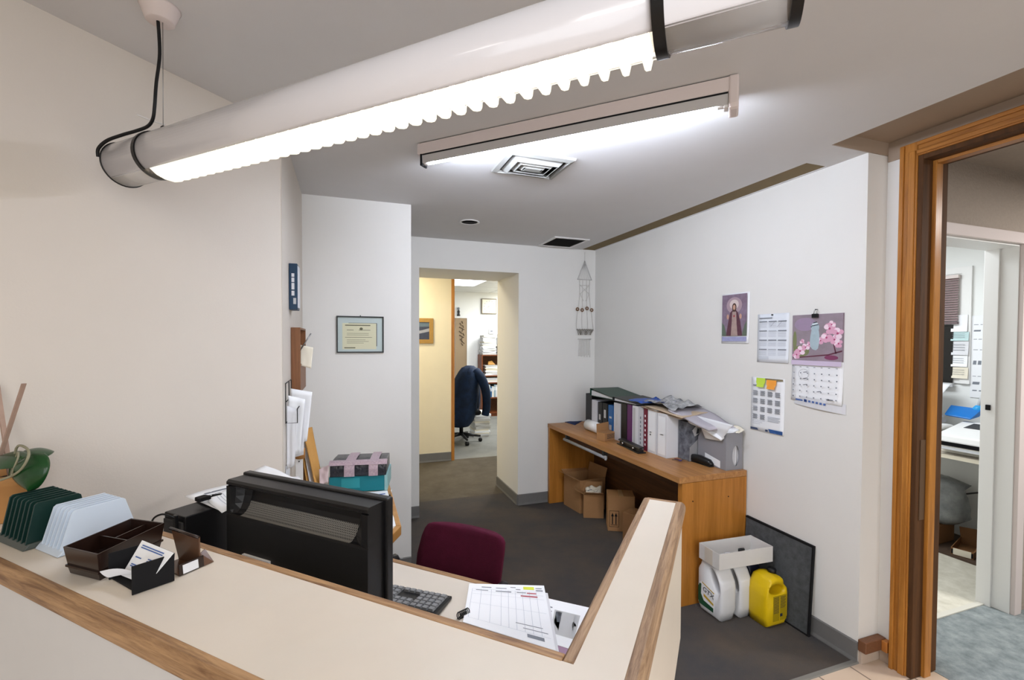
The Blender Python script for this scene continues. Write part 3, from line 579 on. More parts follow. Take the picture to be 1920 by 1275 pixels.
ntm.links.new(tcm.outputs['Object'], vo.inputs[0]); ntm.links.new(vo.outputs['Distance'], rmp.inputs[0]); ntm.links.new(rmp.outputs[0], ntm.nodes['Principled BSDF'].inputs['Base Color'])
gm = MB(MC); gm.sheet(lambda u, v: Vector((0.7835+0.038*math.sin((v*.62)*math.pi/2), D0+0.055+(D1-D0-.108)*u, 1.0548+0.07*(1-math.cos((v*.62)*math.pi/2)))), 2, 10, 0.0012, (-1, 0, 1)); gm.build('vent_mesh', MESHM, mo)
MB(MC).box(0.835, 0.858, D0-.010, D1+.010, 0.83, 1.149).build('bezel', BLACK, mo, 0.004)
MB(MC).box(0.857, 0.8595, D0+.005, D1-.005, 0.85, 1.13).build('screen', mat('dark_screen', '#08090b', 0.15), mo)
MB(MC).box(0.80, 0.835, 0.90, 1.0, ZW+.012, 0.85).build('stand_neck', BLACK, mo, 0.006)
MB(MC).lathe([(0.11, 0.0005), (0.112, 0.006), (0.09, 0.012), (0.03, 0.016)], 36, (0.83, 0.95, ZW)).build('stand_base', BLACK, mo)
MB(MC).box(0.775, 0.783, 1.02, 1.12, 0.90, 0.96).build('rating_label', PAPER2, mo)

km = MC @ Matrix.Translation((1.16, 0.722, ZW)) @ Matrix.Rotation(math.radians(97), 4, 'Z')   # x along the keyboard from its right end, y away from the user
kb = thing('keyboard', cdp(1.08, 0.94, ZW), 'black computer keyboard with grey key tops on the worktop', 'keyboard')
MB(km).hexa([(0, 0, .002), (.445, 0, .002), (.445, .155, .002), (0, .155, .002), (0, 0, .012), (.445, 0, .012), (.445, .155, .024), (0, .155, .024)]).build('body', BLACK, kb, 0.003)
for sx in (.03, .41): MB(km).box(sx, sx+.015, .13, .145, 0, .003).build('foot', BLACKR, kb)
KEY = mat('grey_key_top', '#77797c', 0.38, spec=0.5)  # even pale grey for every key top
kmesh = {}
def key(x, y, w_, d_, idx):
    z = .012+.012*(y/.155)
    kk = (round(w_, 4), round(d_, 4))
    if kk not in kmesh:
        mb = MB(km.to_3x3().to_4x4()); mb.rings([[(0, 0, 0), (w_, 0, 0), (w_, d_, 0), (0, d_, 0)], [(.002, .0025, .0075), (w_-.002, .0025, .0075), (w_-.002, d_-.001, .0085), (.002, d_-.001, .0085)]])
        o = mb.build('key', KEY, kb); kmesh[kk] = (o, o.location - (km.to_3x3() @ Vector((0, 0, 0)) - kb.location))
        first = True
    else:
        o = kmesh[kk][0].copy(); COL.objects.link(o)
    o.location = (km @ Vector((x, y, z))) - kb.location + kmesh[kk][1]
    return o
rows = [(0.010, .018), (.0295, .018), (.0485, .018), (.0675, .018), (.0865, .018), (.118, .015)]
nk = 0
for r_, (y, d_) in enumerate(rows):
    n = 22 if r_ else 0
    for i in range(22):
        if nk >= 98: break
        x = .010+i*.0195+(0.004 if i > 3 else 0)+(0.004 if i > 6 else 0)
        if x > .425 or (i in (4, 5, 6) and r_ in (1, 2)): continue
        if r_ == 0 and 10 <= i <= 15:
            if i == 10: key(x, y, .0195*6-.002, d_, i); nk += 1
            continue
        key(x, y, .0175, d_, i); nk += 1
MB(km).tube(spline([(0.22, .155, .01), (.25, .19, .004), (.30, .21, .004), (.33, .27, .004)]), .0022, 6).build('cable', BLACKR, kb)

# papers on the worktop
def sheet_px(name, px, z, label, cat='paper', mats=PAPER, amp=0.0, seed=1, nu=6, nv=6, parent=None, lift=(0, 0, 0, 0), group=None, prints=None, th=0.0006, up=None):
    P4 = [PZ(x, y, z)+Vector((0, 0, l)) for (x, y), l in zip(px, lift)]
    rf = rumple(seed, amp, 3.0); fb = bil(*P4)
    f = lambda u, v: fb(u, v)+Vector((0, 0, (abs(rf(u, v)) if amp else 0)))
    mb = MB(); mb.smooth = amp > 0.002; mb.sheet(f, nu, nv, th)
    if prints:
        mb.mi(1); mb.smooth = False
        for (u0, u1, v0, v1, k) in prints:
            mb.mi(k); n = max(1, nu if amp else 1); us = [u0+(u1-u0)*i/n for i in range(n+1)]
            for a_, b2 in zip(us, us[1:]): mb.poly([f(a_, v0)+Vector((0, 0, .0005)), f(b2, v0)+Vector((0, 0, .0005)), f(b2, v1)+Vector((0, 0, .0005)), f(a_, v1)+Vector((0, 0, .0005))])
    o = mb.build(name, mats, parent); tag(o, label, cat, group); return o
z0 = ZW+.0006
MAG = mat('mauve_paper', '#a08299', 0.7)
sheet_px('paper_sheet', [(985, 1165), (1085, 1190), (1062, 1232), (960, 1205)], z0+.0006, 'mauve paper under the printed sheets in the worktop corner', mats=MAG)
sheet_px('paper_sheet', [(1010, 1118), (1108, 1140), (1085, 1222), (1000, 1195)], z0+.0016, 'white printed leaflet with grey panel in the worktop corner', mats=[PAPER, INK, LGREY, INKL],
   prints=[(.35, .85, .25, .80, 2), (.38, .5, .28, .77, 1), (.74, .82, .28, .77, 3), (.05, .3, .2, .23, 1), (.05, .3, .3, .33, 1)])
sheet_px('paper_sheet', [(905, 1098), (1027, 1112), (1048, 1222), (900, 1188)], z0+.003, 'white sheet lying under the ruled form', mats=PAPER2)
sheet_px('paper_form', [(880, 1094), (1020, 1098), (1042, 1220), (868, 1166)], z0+.0045, 'white ruled form with yellow highlight beside the keyboard', mats=[PAPER, INKL, INK, YEL, INKR], amp=.0,
   prints=[(.72, .86, .04, .1, 3), (.17, .30, .08, .10, 2), (.36, .5, .09, .105, 2), (.55, .62, .06, .075, 2), (.62, .68, .1, .115, 2), (.88, .96, .06, .075, 2), (.88, .97, .1, .12, 2), (.1, .26, .16, .175, 2), (.36, .56, .16, .18, 2), (.63, .75, .16, .175, 2), (.76, .88, .16, .18, 4), (.68, .89, .22, .245, 4)]
   + [(x, x+.004, .14, .86, 1) for x in (.05, .17, .30, .43, .52, .61, .7, .79, .88)] + [(.05, .97, y, y+.003, 1) for y in (.14, .2, .27, .5, .86)] + [(.6, .9, .74, .75, 2), (.68, .95, .8, .81, 2), (.72, .9, .88, .93, 2)])
co = MB(MC)
for i in range(7): co.tube([(1.088+.0045*i+.007*math.cos(a*math.pi/6), .655-.002*i+.005*math.sin(a*math.pi/6), ZW+.009+.007*math.sin(a*math.pi/6+.5)) for a in range(13)], .0014, 5)
co.tube([(1.082+.005*i, .657-.001*i, ZW+.003) for i in range(8)], .0016, 5)
tag(co.build('spiral_key_coil', BLACKR), 'black coiled plastic wrist cord beside the ruled form', 'cord')

# heap of papers on the computer tower
def sheet3(name, pts, label, mats=PAPER, amp=.006, seed=1, fr=2.5, cat='paper', group=None, m=None, nu=10, nv=10, th=.0006, prints=None, parent=None, up=(0, 0, 1)):
    fb = bil(*[Vector(p) for p in pts]); rf = rumple(seed, amp, fr); upv = Vector(up)
    f = lambda u, v: fb(u, v)+upv*rf(u, v)
    mb = MB(m); mb.smooth = amp > .002; mb.sheet(f, nu, nv, th, up); mb.smooth = False
    for (u0, u1, v0, v1, k) in prints or []:
        mb.mi(k); us = [u0+(u1-u0)*i/6 for i in range(7)]
        for a_, b2 in zip(us, us[1:]): mb.poly([f(a_, v0)+upv*.0006, f(b2, v0)+upv*.0006, f(b2, v1)+upv*.0006, f(a_, v1)+upv*.0006])
    o = mb.build(name, mats, parent); tag(o, label, cat, group); return o
PR = [(.1, .8, y, y+.012, 1) for y in (.15, .2, .25, .32, .37, .45, .5, .58)]
def P3(l): return [PZ(p[0], p[1], p[2]) if p[0] > 5 else MC @ Vector(p) for p in l]
sheet3('paper_sheet', P3([(346, 929, 1.057), (412, 957, 1.0525), (.93, 1.225, 1.06), (1.0, 1.39, 1.062)]), 'crumpled printed sheet under black clip on the computer tower', [PAPER, INK], .003, 3, prints=[(.15, .22, .2, .6, 1), (.28, .31, .15, .5, 1), (.35, .38, .2, .55, 1)])
sheet3('paper_sheet', P3([(388, 936, 1.064), (416, 961, 1.055), (.96, 1.222, 1.068), (1.0, 1.37, 1.07)]), 'white sheet with folded corner sagging over the computer tower edge', [PAPER, INKL], .004, 8, prints=PR)
sheet3('paper_sheet', P3([(440, 903, 1.072), (497, 872, 1.090), (583, 908, 1.080), (.93, 1.218, 1.082)]), 'loose white sheet on top of the paper heap behind the monitor', [PAPER, INKL], .005, 12)
sheet3('paper_sheet', P3([(500, 900, 1.066), (560, 893, 1.068), (586, 920, 1.062), (.95, 1.14, 1.064)]), 'bent white sheet at the right end of the paper heap', [PAPER2, INKL], .005, 21)
bkp = MCI @ PZ(378, 936, 1.068)
bk = thing('binder_clip', cdp(bkp.x, bkp.y, 1.06), 'black bulldog clip on the papers over the tower', 'clip')
MB(MC).prism([(bkp.x-.015, bkp.y-.012), (bkp.x+.02, bkp.y-.012), (bkp.x+.016, bkp.y+.014), (bkp.x-.011, bkp.y+.014)], 1.064, 1.075).build('jaw', BLACKM, bk, .002)
MB(MC).tube(spline([(bkp.x-.008, bkp.y-.01, 1.072), (bkp.x+.01, bkp.y-.03, 1.078), (bkp.x+.03, bkp.y-.04, 1.08), (bkp.x+.02, bkp.y-.015, 1.075)]), .0022, 6).build('handle', BLACKM, bk)

# ------------------------------------------------------------ side worktop things
tb_ = thing('storage_box', (0.055, 2.53, ZW+.004), 'teal cardboard box on papers under the taped black bundle', 'box')
ma = rotz((-0.086, 2.469, ZW+.004), -10)
MB(ma).box(0, .285, 0, .21, 0, .078).build('body', mat('teal_card', '#0f7580', 0.45, var=0.08), tb_, .002)
MB(ma).box(.272, .287, -.002, .212, -.0, .08).build('end_flap', mat('pale_teal', '#8fb7b8', 0.5), tb_, .001)
MB(ma).box(.06, .15, -.0015, 0, .02, .07).build('label_panel', mat('light_teal', '#2a8f97', 0.5), tb_)
bu = thing('wrapped_bundle', (0.055, 2.53, ZW+.083), 'black plastic wrapped bundle with pinkish patterned tape on the teal box', 'parcel')
bb = MB(ma); rf = rumple(31, .006, 5); bb.smooth = True
bb.rings([[(x, -.004+rf(x*9, 1)*.6, .0795), (x, -.006+rf(x*9, 2)*.8, .115), (x, .004, .146+rf(x*9, 3)*.4), (x, .11, .15+rf(x*9, 4)*.4), (x, .20, .146), (x, .208, .0795)] for x in [.005+i*.275/14 for i in range(15)]]); bb.smooth = False
bb.build('wrap', mat('black_film', '#20222a', 0.25, var=.3, scale=30, bump=.6, bscale=40, spec=.6), bu, .003)
TAPE = mat('pink_patterned_tape', '#c3aeb4', 0.45, color2='#9c8792', scale=120)
for x0, x1 in ((.075, .125), (.195, .24)):
    MB(ma).rings([[(x, -.0115, .081), (x, -.0125, .118), (x, -.001, .153), (x, .11, .1575), (x, .2, .153), (x, .2, .150), (x, .11, .1545), (x, .001, .150), (x, -.009, .118), (x, -.008, .081)] for x in (x0, x1)]).build('tape', TAPE, bu)
MB(ma).rings([[(x, -.008, .138), (x, .0, .153), (x, .03, .156), (x, .03, .153), (x, .003, .149), (x, -.004, .137)] for x in (.0, .285)]).build('tape', TAPE, bu)
sheet3('paper_wad', [(-.128, 2.46, ZW+.05), (-.09, 2.455, ZW+.06), (-.088, 2.47, ZW+.145), (-.135, 2.50, ZW+.12)], 'crumpled pinkish paper between the manila envelope and black bundle', [mat('pinkish_paper', '#dcc6c8', .7)], .008, 4, up=(.3, -1, .2))
sheet_px('paper_sheet', [(612, 933), (735, 918), (728, 948), (640, 960)], ZW+.002, 'white printed sheet sticking out under the teal box', mats=[PAPER, INKB, INKL], prints=[(.55, .9, .2, .26, 1), (.55, .9, .34, .4, 2), (.55, .95, .48, .52, 1), (.2, .5, .3, .34, 2)])
sheet_px('paper_sheet', [(660, 945), (728, 945), (745, 985), (650, 1010)], ZW+.0015, 'blank white sheet near the chamfered oak edge of the side worktop', mats=[PAPER, INKB], prints=[(.5, .7, .86, .9, 1)])
en = thing('envelope', (-.16, 2.50, ZW), 'padded manila envelope leaning in the worktop corner', 'envelope')
sheet3('front', [(-.132, 2.42, ZW+.002), (-.105, 2.47, ZW+.002), (-.185, 2.80, ZW+.285), (-.225, 2.72, ZW+.29)], None, [KRAFT], .003, 6, cat=None, th=.008, up=(.6, -.5, .4), parent=en)
for i, mt in enumerate((PAPER2, KRAFT, CARDD)):
    k = .018*(i+1)
    sheet3('envelope' if i else 'file_folder', [(-.142-k, 2.43, ZW+.002), (-.118-k, 2.48, ZW+.002), (-.20-k*.55, 2.82, ZW+.25-.02*i), (-.232-k*.2, 2.74, ZW+.25-.02*i)], ['grey folder leaning behind the manila envelope', 'second thin manila envelope behind the grey folder', 'brown card leaning last behind the envelopes'][i], [mt], .002, 9+i, cat=['folder', 'envelope', 'card'][i], th=.003, up=(.6, -.5, .4))
wp = thing('metal_bookend', (-.215, 2.36, ZW), 'white metal upright bracket in the recess with brown tape roll above', 'bracket')
MB().box(-.228, -.196, 2.345, 2.36, ZW, .957).build('upright', WHITEM, wp, .002); MB().box(-.228, -.15, 2.345, 2.42, ZW, ZW+.004).build('foot', WHITEM, wp, .001)
MB().cyl((-.212, 2.343, .945), (-.212, 2.346, .945), .003).build('screw', BLACK, wp)
MB(rotz((-.208, 2.36, .957), 0)).lathe([(.012, 0), (.022, .0), (.022, .045), (.012, .045)], 20).build('tape_roll', mat('brown_tape', '#a8743c', 0.4), None)
tag(bpy.data.objects['tape_roll'], 'brown parcel tape roll on the white bracket', 'tape')

# ------------------------------------------------------------ things on the recess wall (seen almost edge-on)
def recess(y, z): return frame((-.25, y, z), (0, 1, 0), (0, 0, 1))      # x along +y, y up, z out of the wall
NAVY = mat('navy_cover', '#14344f', 0.4)
nb = thing('brochure_holder', (-.235, 2.39, 1.655), 'navy blue brochure box with white side high on the recess wall', 'brochure holder')
MB().box(-.249, -.213, 2.33, 2.42, 1.655, 1.868).build('case', NAVY, nb, .002)
MB().box(-.2135, -.2100, 2.336, 2.42, 1.665, 1.858).build('cover', PAPER2, nb)
mw = frame((-.232, 2.3295, 1.77), (0, 0, 1), (-1, 0, 0)); q = MB(mw)
for i, (x, L) in enumerate(((-.05, .022), (-.022, .03), (.012, .02), (.036, .016))): q.box(x, x+L, -.006, .006, 0, .0008)
q.build('print', PAPER2, nb); MB(frame((-.225, 2.3295, 1.695), (1, 0, 0), (0, 0, 1))).box(-.006, .006, -.014, .014, 0, .0008).build('sticker', LGREY, nb)
wbx = thing('wooden_wall_box', (-.235, 2.5, 1.255), 'open fronted brown wooden box on the recess wall', 'box')
WBR = wood('brown_box_wood', '#8a5a36', '#6d4526', .45, 'z')
MB().box(-.249, -.208, 2.395, 2.407, 1.265, 1.575).build('side_panel', WBR, wbx, .001); MB().box(-.249, -.208, 2.69, 2.70, 1.265, 1.575).build('side_panel', WBR, wbx, .001)
MB().box(-.249, -.208, 2.407, 2.69, 1.565, 1.575).box(-.249, -.208, 2.407, 2.69, 1.265, 1.275).build('rail', WBR, wbx, .001)
MB().box(-.249, -.243, 2.407, 2.69, 1.275, 1.565).build('back_panel', WBR, wbx)
MB().box(-.212, -.208, 2.407, 2.69, 1.275, 1.40).build('front_panel', WBR, wbx)
sheet3('note', [(-.214, 2.45, 1.39), (-.165, 2.452, 1.375), (-.155, 2.46, 1.478), (-.214, 2.46, 1.492)], 'beige note sticking out of the brown wall box', [PAPERC], .003, 2, cat='paper', up=(0, -1, 0))
tag(MB().tube([(-.222, 2.45, 1.45), (-.165, 2.455, 1.548)], .003, 8).build('pen', STEEL), 'grey pen sticking up out of the brown wall box', 'pen')
wr = thing('wall_file_rack', (-.24, 2.3, .95), 'black wire file rack under the brown wall box', 'rack')
w_ = MB()
for y in (2.15, 2.27, 2.36): w_.tube([(-.245, y, 1.33), (-.245, y, 1.16), (-.20, y, 1.16), (-.20, y, 1.22)], .0022, 6)
for z in (1.33, 1.25, 1.16): w_.tube([(-.245, 2.15, z), (-.245, 2.36, z)], .0022, 6)
w_.tube([(-.20, 2.15, 1.22), (-.20, 2.36, 1.22)], .0022, 6); w_.build('wire_frame', BLACK, wr)
for i, (y, x0, x1, z0_, z1_, dx, mt, lb) in enumerate(((2.18, -.246, -.205, .955, 1.21, .006, PAPER2, 'grey envelope hanging first in the wall file rack'), (2.22, -.244, -.186, 1.00, 1.25, .01, PAPER, 'long white envelope hanging in the middle of the wall file rack'), (2.27, -.245, -.175, .98, 1.24, -.004, PAPER2, 'folded sheet fanning out of the wall file rack'), (2.33, -.245, -.165, 1.03, 1.27, .012, PAPER, 'rearmost white sheet in the wall file rack'))):
    sheet3('envelope' if i < 2 else 'paper_sheet', [(x0, y, z0_), (x1-.012, y+.01, z0_+.01), (x1+dx, y+.015, z1_), (x0, y+.01, z1_+.02)], lb, [mt], .006, 40+i, cat='envelope' if i < 2 else 'paper', up=(0, -1, 0), fr=3)
sheet3('paper_slip', [(-.244, 2.42, 1.17), (-.20, 2.425, 1.16), (-.188, 2.43, 1.245), (-.244, 2.43, 1.262)], 'white slip tucked under the brown wall box', [PAPER], .004, 47, cat='paper', up=(0, -1, 0))
sheet3('wall_notice', [(-.247, 2.16, .80), (-.247, 2.30, .80), (-.247, 2.30, .97), (-.247, 2.16, .97)], 'pale notice pinned low on the recess wall under the file rack', [PAPER2], .001, 48, cat='paper', up=(1, 0, 0))

# ------------------------------------------------------------ framed certificate on the partition wall
ct = thing('framed_certificate', (.0825, 3.005, 1.437), 'black framed certificate with pale mat on the partition wall', 'picture frame')
mf = frame((-.058, 3.019, 1.437), (1, 0, 0), (0, 0, 1)); Wc, Hc = .281, .228     # z points to the room
def pframe(m, w_, h_, b, t, mt, parent, bevel=.001):
    MB(m).rings([[(k, k, z), (w_-k, k, z), (w_-k, h_-k, z), (k, h_-k, z)] for k, z in ((0, 0), (0, t), (b, t), (b, 0))], cap=False).build('frame', mt, parent, bevel)
pframe(mf, Wc, Hc, .0075, .014, BLACK, ct)
MB(mf).box(.005, Wc-.005, .005, Hc-.005, 0, .004).build('mat_board', mat('pale_green_mat', '#bccac8', .6), ct)
q = MB(mf).box(.034, .236, .022, .184, .004, .005); q.mi(1); q.box(.07, .24, .04, .186, .0036, .0042)
q.mi(2)
for x0, x1, y, h_ in ((.05, .2, .168, .006), (.05, .21, .095, .0025), (.045, .11, .028, .006), (.06, .1, .14, .003), (.13, .2, .14, .003), (.06, .19, .12, .002), (.06, .19, .11, .002), (.06, .17, .08, .002), (.06, .19, .07, .002), (.06, .16, .06, .002)): q.poly([(x0, y, .0056), (x1, y, .0056), (x1, y+h_, .0056), (x0, y+h_, .0056)])
q.poly([(.145+.01*math.cos(i*math.pi/6), .15+.008*math.sin(i*math.pi/6), .0056) for i in range(12)])
q.build('certificate', [mat('cream_certificate', '#d6d4b6', .6), INKD, mat('olive_ink', '#6c6b57', .8)], ct)
MB(mf).cyl((Wc/2, Hc, .004), (Wc/2, Hc+.006, .004), .003).build('hook', BLACK, ct)

# ------------------------------------------------------------ office chair at the counter
oc = thing('office_chair', cdp(1.42, .88, 0), 'maroon fabric office chair tucked under the counter worktop', 'chair')
bk_ = MB(MC); bk_.smooth = True
def bsec(z, c, w0, w1, t):                  # rounded slab section, c = front face (towards the counter)
    pts = []
    for s, (dx, sg) in enumerate(((w0, -1), (w1, 1))):
        pass
    for i in range(13): u = i/12; d = w0+(w1-w0)*u; k = 1-abs(u*2-1)**5; pts.append((c-.006*k-.0+.02*(u*2-1)**2*-1, d, z))
    for i in range(13): u = 1-i/12; d = w0+(w1-w0)*u; k = 1-abs(u*2-1)**5; pts.append((c+t*(.35+.65*k)-.02*(u*2-1)**2, d, z))
    return pts
secs = [(.46, 1.452, .78, .98, .03), (.47, 1.45, .735, 1.035, .05), (.55, 1.452, .715, 1.065, .055), (.68, 1.475, .706, 1.065, .055), (.745, 1.49, .703, 1.055, .052), (.775, 1.498, .704, 1.045, .048), (.79, 1.502, .712, 1.034, .04), (.797, 1.507, .73, 1.015, .022)]
bk_.rings([bsec(z+.008, c, a, b2, t) for z, c, a, b2, t in secs]); bk_.smooth = False
bk_.build('backrest', MAROON, oc)
st = MB(MC); st.smooth = True; st.rings([[(1.26+rx*math.cos(i*math.pi/12)*abs(math.cos(i*math.pi/12))**-.4 if abs(math.cos(i*math.pi/12)) > 1e-6 else 1.26, .885+ry*(1 if math.sin(i*math.pi/12) > 0 else -1)*abs(math.sin(i*math.pi/12))**.6, z) for i in range(24)] for z, rx, ry in ((.40, .17, .17), (.405, .21, .21), (.44, .225, .225), (.462, .215, .215), (.47, .17, .17))]); st.smooth = False
st.build('seat', MAROON, oc)
MB(MC).box(1.40, 1.47, .86, .91, .365, .39).box(1.455, 1.475, .86, .91, .365, .56).build('back_bracket', BLACK, oc, .004)
MB(MC).box(1.18, 1.41, .80, .97, .37, .40).build('mechanism', BLACK, oc, .005)
MB(MC).cyl((1.27, .885, .12), (1.27, .885, .38), .025).build('gas_stem', BLACK, oc)
for k in range(5):
    a = 2*math.pi*k/5+.3; dx, dy = math.cos(a), math.sin(a)
    lg = MB(MC).tube([(1.27, .885, .125), (1.27+.29*dx, .885+.29*dy, .085)], .026, 8, r2=.015).build('leg', BLACK, oc)
    cp_ = Vector((1.27+.285*dx, .885+.285*dy, .0275)); MB(MC).cyl(cp_+Vector((-dy, dx, 0))*.02, cp_-Vector((-dy, dx, 0))*.02, .027).build('caster', BLACKR, lg)
for s in (1.115, .655):
    MB(MC).tube(spline([(1.27, .885+(s-.885)*.55, .40), (1.30, s, .42), (1.33, s, .58), (1.335, s, .675)]), .012, 8).build('arm_post', BLACK, oc)
    MB(MC).tube(spline([(1.385, s, .682), (1.33, s, .69), (1.305, s, .686)]), .022, 10).build('armrest', BLACK, oc)
# ------------------------------------------------------------ oak desk along the right wall
DX0, DX1, DY0, DY1, DZ = 1.775, 2.268, 2.112, 3.915, 0.744
dk2 = thing('oak_desk', (2.02, 3.0, 0), 'long oak desk against the right wall loaded with binders', 'desk')
MB().box(DX0, DX1, DY0, DY1, DZ-.035, DZ).build('desktop', OAKY, dk2, .002)
ep = MB().box(DX0+.02, DX1, DY0+.001, DY0+.036, 0, DZ-.036); ep.mi(1)
for x, z in ((1.87, .60), (2.13, .60)): ep.cyl((x, DY0+.0015, z), (x, DY0-.001, z), .004, 10)
ep.build('end_panel', [OAKZ, BLACKM], dk2, .001)
MB().box(DX0+.005, DX1, DY1-.036, DY1-.001, 0, DZ-.036).build('end_panel', OAKZ, dk2, .001)
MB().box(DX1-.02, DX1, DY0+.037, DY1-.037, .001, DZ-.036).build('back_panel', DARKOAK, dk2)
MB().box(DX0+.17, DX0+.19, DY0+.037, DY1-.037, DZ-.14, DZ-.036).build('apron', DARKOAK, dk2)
MB().tube([(1.80, 3.62, .655), (1.80, 2.93, .655)], .0125, 12).build('keyboard_tray_rail', GREY, dk2)
for y in (3.58, 2.97): MB().box(1.795, 1.83, y-.01, y+.01, .66, .709).build('rail_hanger', DGREY, dk2)
MB().box(1.79, 1.803, 2.925, 2.94, .64, .672).build('rail_end_cap', LGREY, dk2, .002)

# binders standing on the desk, spines to the room
BX = 1.985
def ybnd(px, py=820): return PX(px, py, BX).y
def binder(px0, px1, h, mt, label, spine=None, x=BX, dep=.272, kind='binder', pages=True, yy=None):
    y1, y0 = (ybnd(px0), ybnd(px1)) if yy is None else yy
    y0 += .001; y1 -= .001; h += .016
    o = thing('ring_binder' if kind == 'binder' else 'book', (x+dep/2, (y0+y1)/2, DZ), label, kind, 'binders and books standing on the oak desk')
    mb = MB(); t = .003
    mb.box(x, x+t, y0, y1, DZ+.0005, DZ+h); mb.box(x+t, x+dep, y0, y0+t, DZ+.0005, DZ+h); mb.box(x+t, x+dep, y1-t, y1, DZ+.0005, DZ+h)
    mb.build('cover', mt, o, .001)
    if y1-y0 > .012: MB().box(x+.012, x+dep-.012, y0+t+.001, y1-t-.001, DZ+.005, DZ+h-.012).build('pages', PAPER2, o)
    if spine:
        mf_ = frame((x, (y0+y1)/2, DZ), (0, -1, 0), (0, 0, 1)); q = MB(mf_); wv = (y1-y0)/2
        for (a, b_, z0_, z1_, k) in spine: q.mi(k); q.poly([(a*wv, z0_*h, .0012), (b_*wv, z0_*h, .0012), (b_*wv, z1_*h, .0012), (a*wv, z1_*h, .0012)])
        q.build('spine_label', [PAPER, INK, INKD, LGREY], o)
    return o
WB = mat('white_binder_vinyl', '#d9dade', .35, spec=.45); WB2 = mat('greyish_binder_vinyl', '#c5c6cc', .35, spec=.45)
BB = mat('black_binder_vinyl', '#17181b', .4); PB = mat('purple_binder_vinyl', '#5c2a5c', .4); RB = mat('burgundy_binder', '#6d1a30', .45); BLB = mat('blue_binder', '#205a94', .4); GB = mat('green_binder', '#123a2c', .4)
vt_sp = [(-.55, .55, .1+i*.09, .14+i*.09, 0) for i in range(8)]
binder(1095, 1106, .295, BB, 'black binder standing at the far end of the row by the corner', x=2.0)
binder(1109, 1119, .255, WB2, 'white binder standing second from the corner under the green binder')
binder(1120.5, 1128.5, .25, BB, 'black book with pale spine marks left of the blue book', [(-.4, .4, .45, .62, 3)], kind='book')
binder(1129.5, 1138.5, .25, BB, 'second black book touching the blue one', [(-.4, .4, .55, .8, 3)], kind='book')
binder(1140, 1149, .245, BLB, 'bright blue book between black and white binders', [(-.5, .5, .25, .4, 3), (-.5, .5, .6, .66, 3)], kind='book')
binder(1150.5, 1162.5, .275, WB2, 'grey white binder right of the blue book', [(-.1, .1, .4, .7, 3)])
binder(1164, 1174.5, .283, BB, 'tall black binder left of the purple binder')
binder(1175.5, 1183.5, .285, PB, 'purple binder between the black and white binders')
binder(1185, 1196, .285, WB, 'white binder right of the purple one', [(-.7, .1, .03, .95, 3)])
binder(1197, 1205, .283, WB2, 'thin white binder with printed vertical spine title', [(-.25, .25, .12+i*.1, .18+i*.1, 1) for i in range(7)])
binder(1206.5, 1213, .29, RB, 'thin burgundy binder with white dots of lettering on its spine', [(-.35, .35, .12+i*.11, .17+i*.11, 0) for i in range(7)])
binder(1214, 1231, .29, WB, 'fat white binder right of the burgundy one', [(-.75, .75, .06, .93, 0), (-.5, -.2, .40, .43, 1), (-.5, -.1, .46, .48, 1)])
binder(1232, 1250, .275, WB, 'fat white binder nearest the grey magazine file', [(-.75, .75, .06, .93, 0), (-.3, .3, .5, .52, 3)])
# flat binders on top of the row
zt = DZ+.3015
def flatxy(name, pts, z, h, mt, label, cat, edge=None, tilt=0):
    o = thing(name, (sum(p[0] for p in pts)/4, sum(p[1] for p in pts)/4, z), label, cat)
    y0 = min(p[1] for p in pts); tz = lambda p: tilt*(p[1]-y0)
    for dz in (.0005, h-.003): MB().slab([Vector((p[0], p[1], z+dz+tz(p))) for p in pts], (0, 0, .003)).build('cover', mt, o, .0008)
    cx = sum(p[0] for p in pts)/4; cy = sum(p[1] for p in pts)/4
    MB().slab([Vector((cx+(p[0]-cx)*.95, cy+(p[1]-cy)*.95, z+.004+tz(p))) for p in pts], (0, 0, h-.0085)).build('pages', edge or PAPER2, o)
    return o
def wedge(y0, y1, t0, t1, zb0, zb1, mt, label):      # binder lying on the row, thick at its spine (y1), thin at its opening (y0)
    x0, x1 = 1.98, 2.26; o = thing('ring_binder', ((x0+x1)/2, (y0+y1)/2, zb0), label, 'binder', 'binders and books standing on the oak desk'); del o['group']; c = .003
    def pl(a, b, k0, k1): MB().hexa([(x0+k0, y0+k1, a), (x1-k0, y0+k1, a), (x1-k0, y1, b), (x0+k0, y1, b), (x0+k0, y0+k1, a+c), (x1-k0, y0+k1, a+c), (x1-k0, y1, b+c), (x0+k0, y1, b+c)]).build('cover', mt, o, .0008)
    pl(zb0, zb1, 0, 0); pl(zb0+t0, zb1+t1, 0, 0)
    MB().box(x0, x1, y1, y1+c, zb1, zb1+t1+c).build('spine', mt, o, .0008)
    MB().hexa([(x0+.012, y0+.02, zb0+c+.001), (x1-.012, y0+.02, zb0+c+.001), (x1-.012, y1-.004, zb1+c+.001), (x0+.012, y1-.004, zb1+c+.001), (x0+.012, y0+.02, zb0+t0-.003), (x1-.012, y0+.02, zb0+t0-.003), (x1-.012, y1-.004, zb1+t1*.75), (x0+.012, y1-.004, zb1+t1*.75)]).build('pages', PAPER2, o)
wedge(3.14, 3.49, .018, .062, zt+.006, zt+.001, GB, 'dark green binder lying flat on top of the upright row')
wedge(2.83, 3.13, .012, .030, zt+.003, zt+.001, BB, 'black binder lying flat on the row right of the green one')

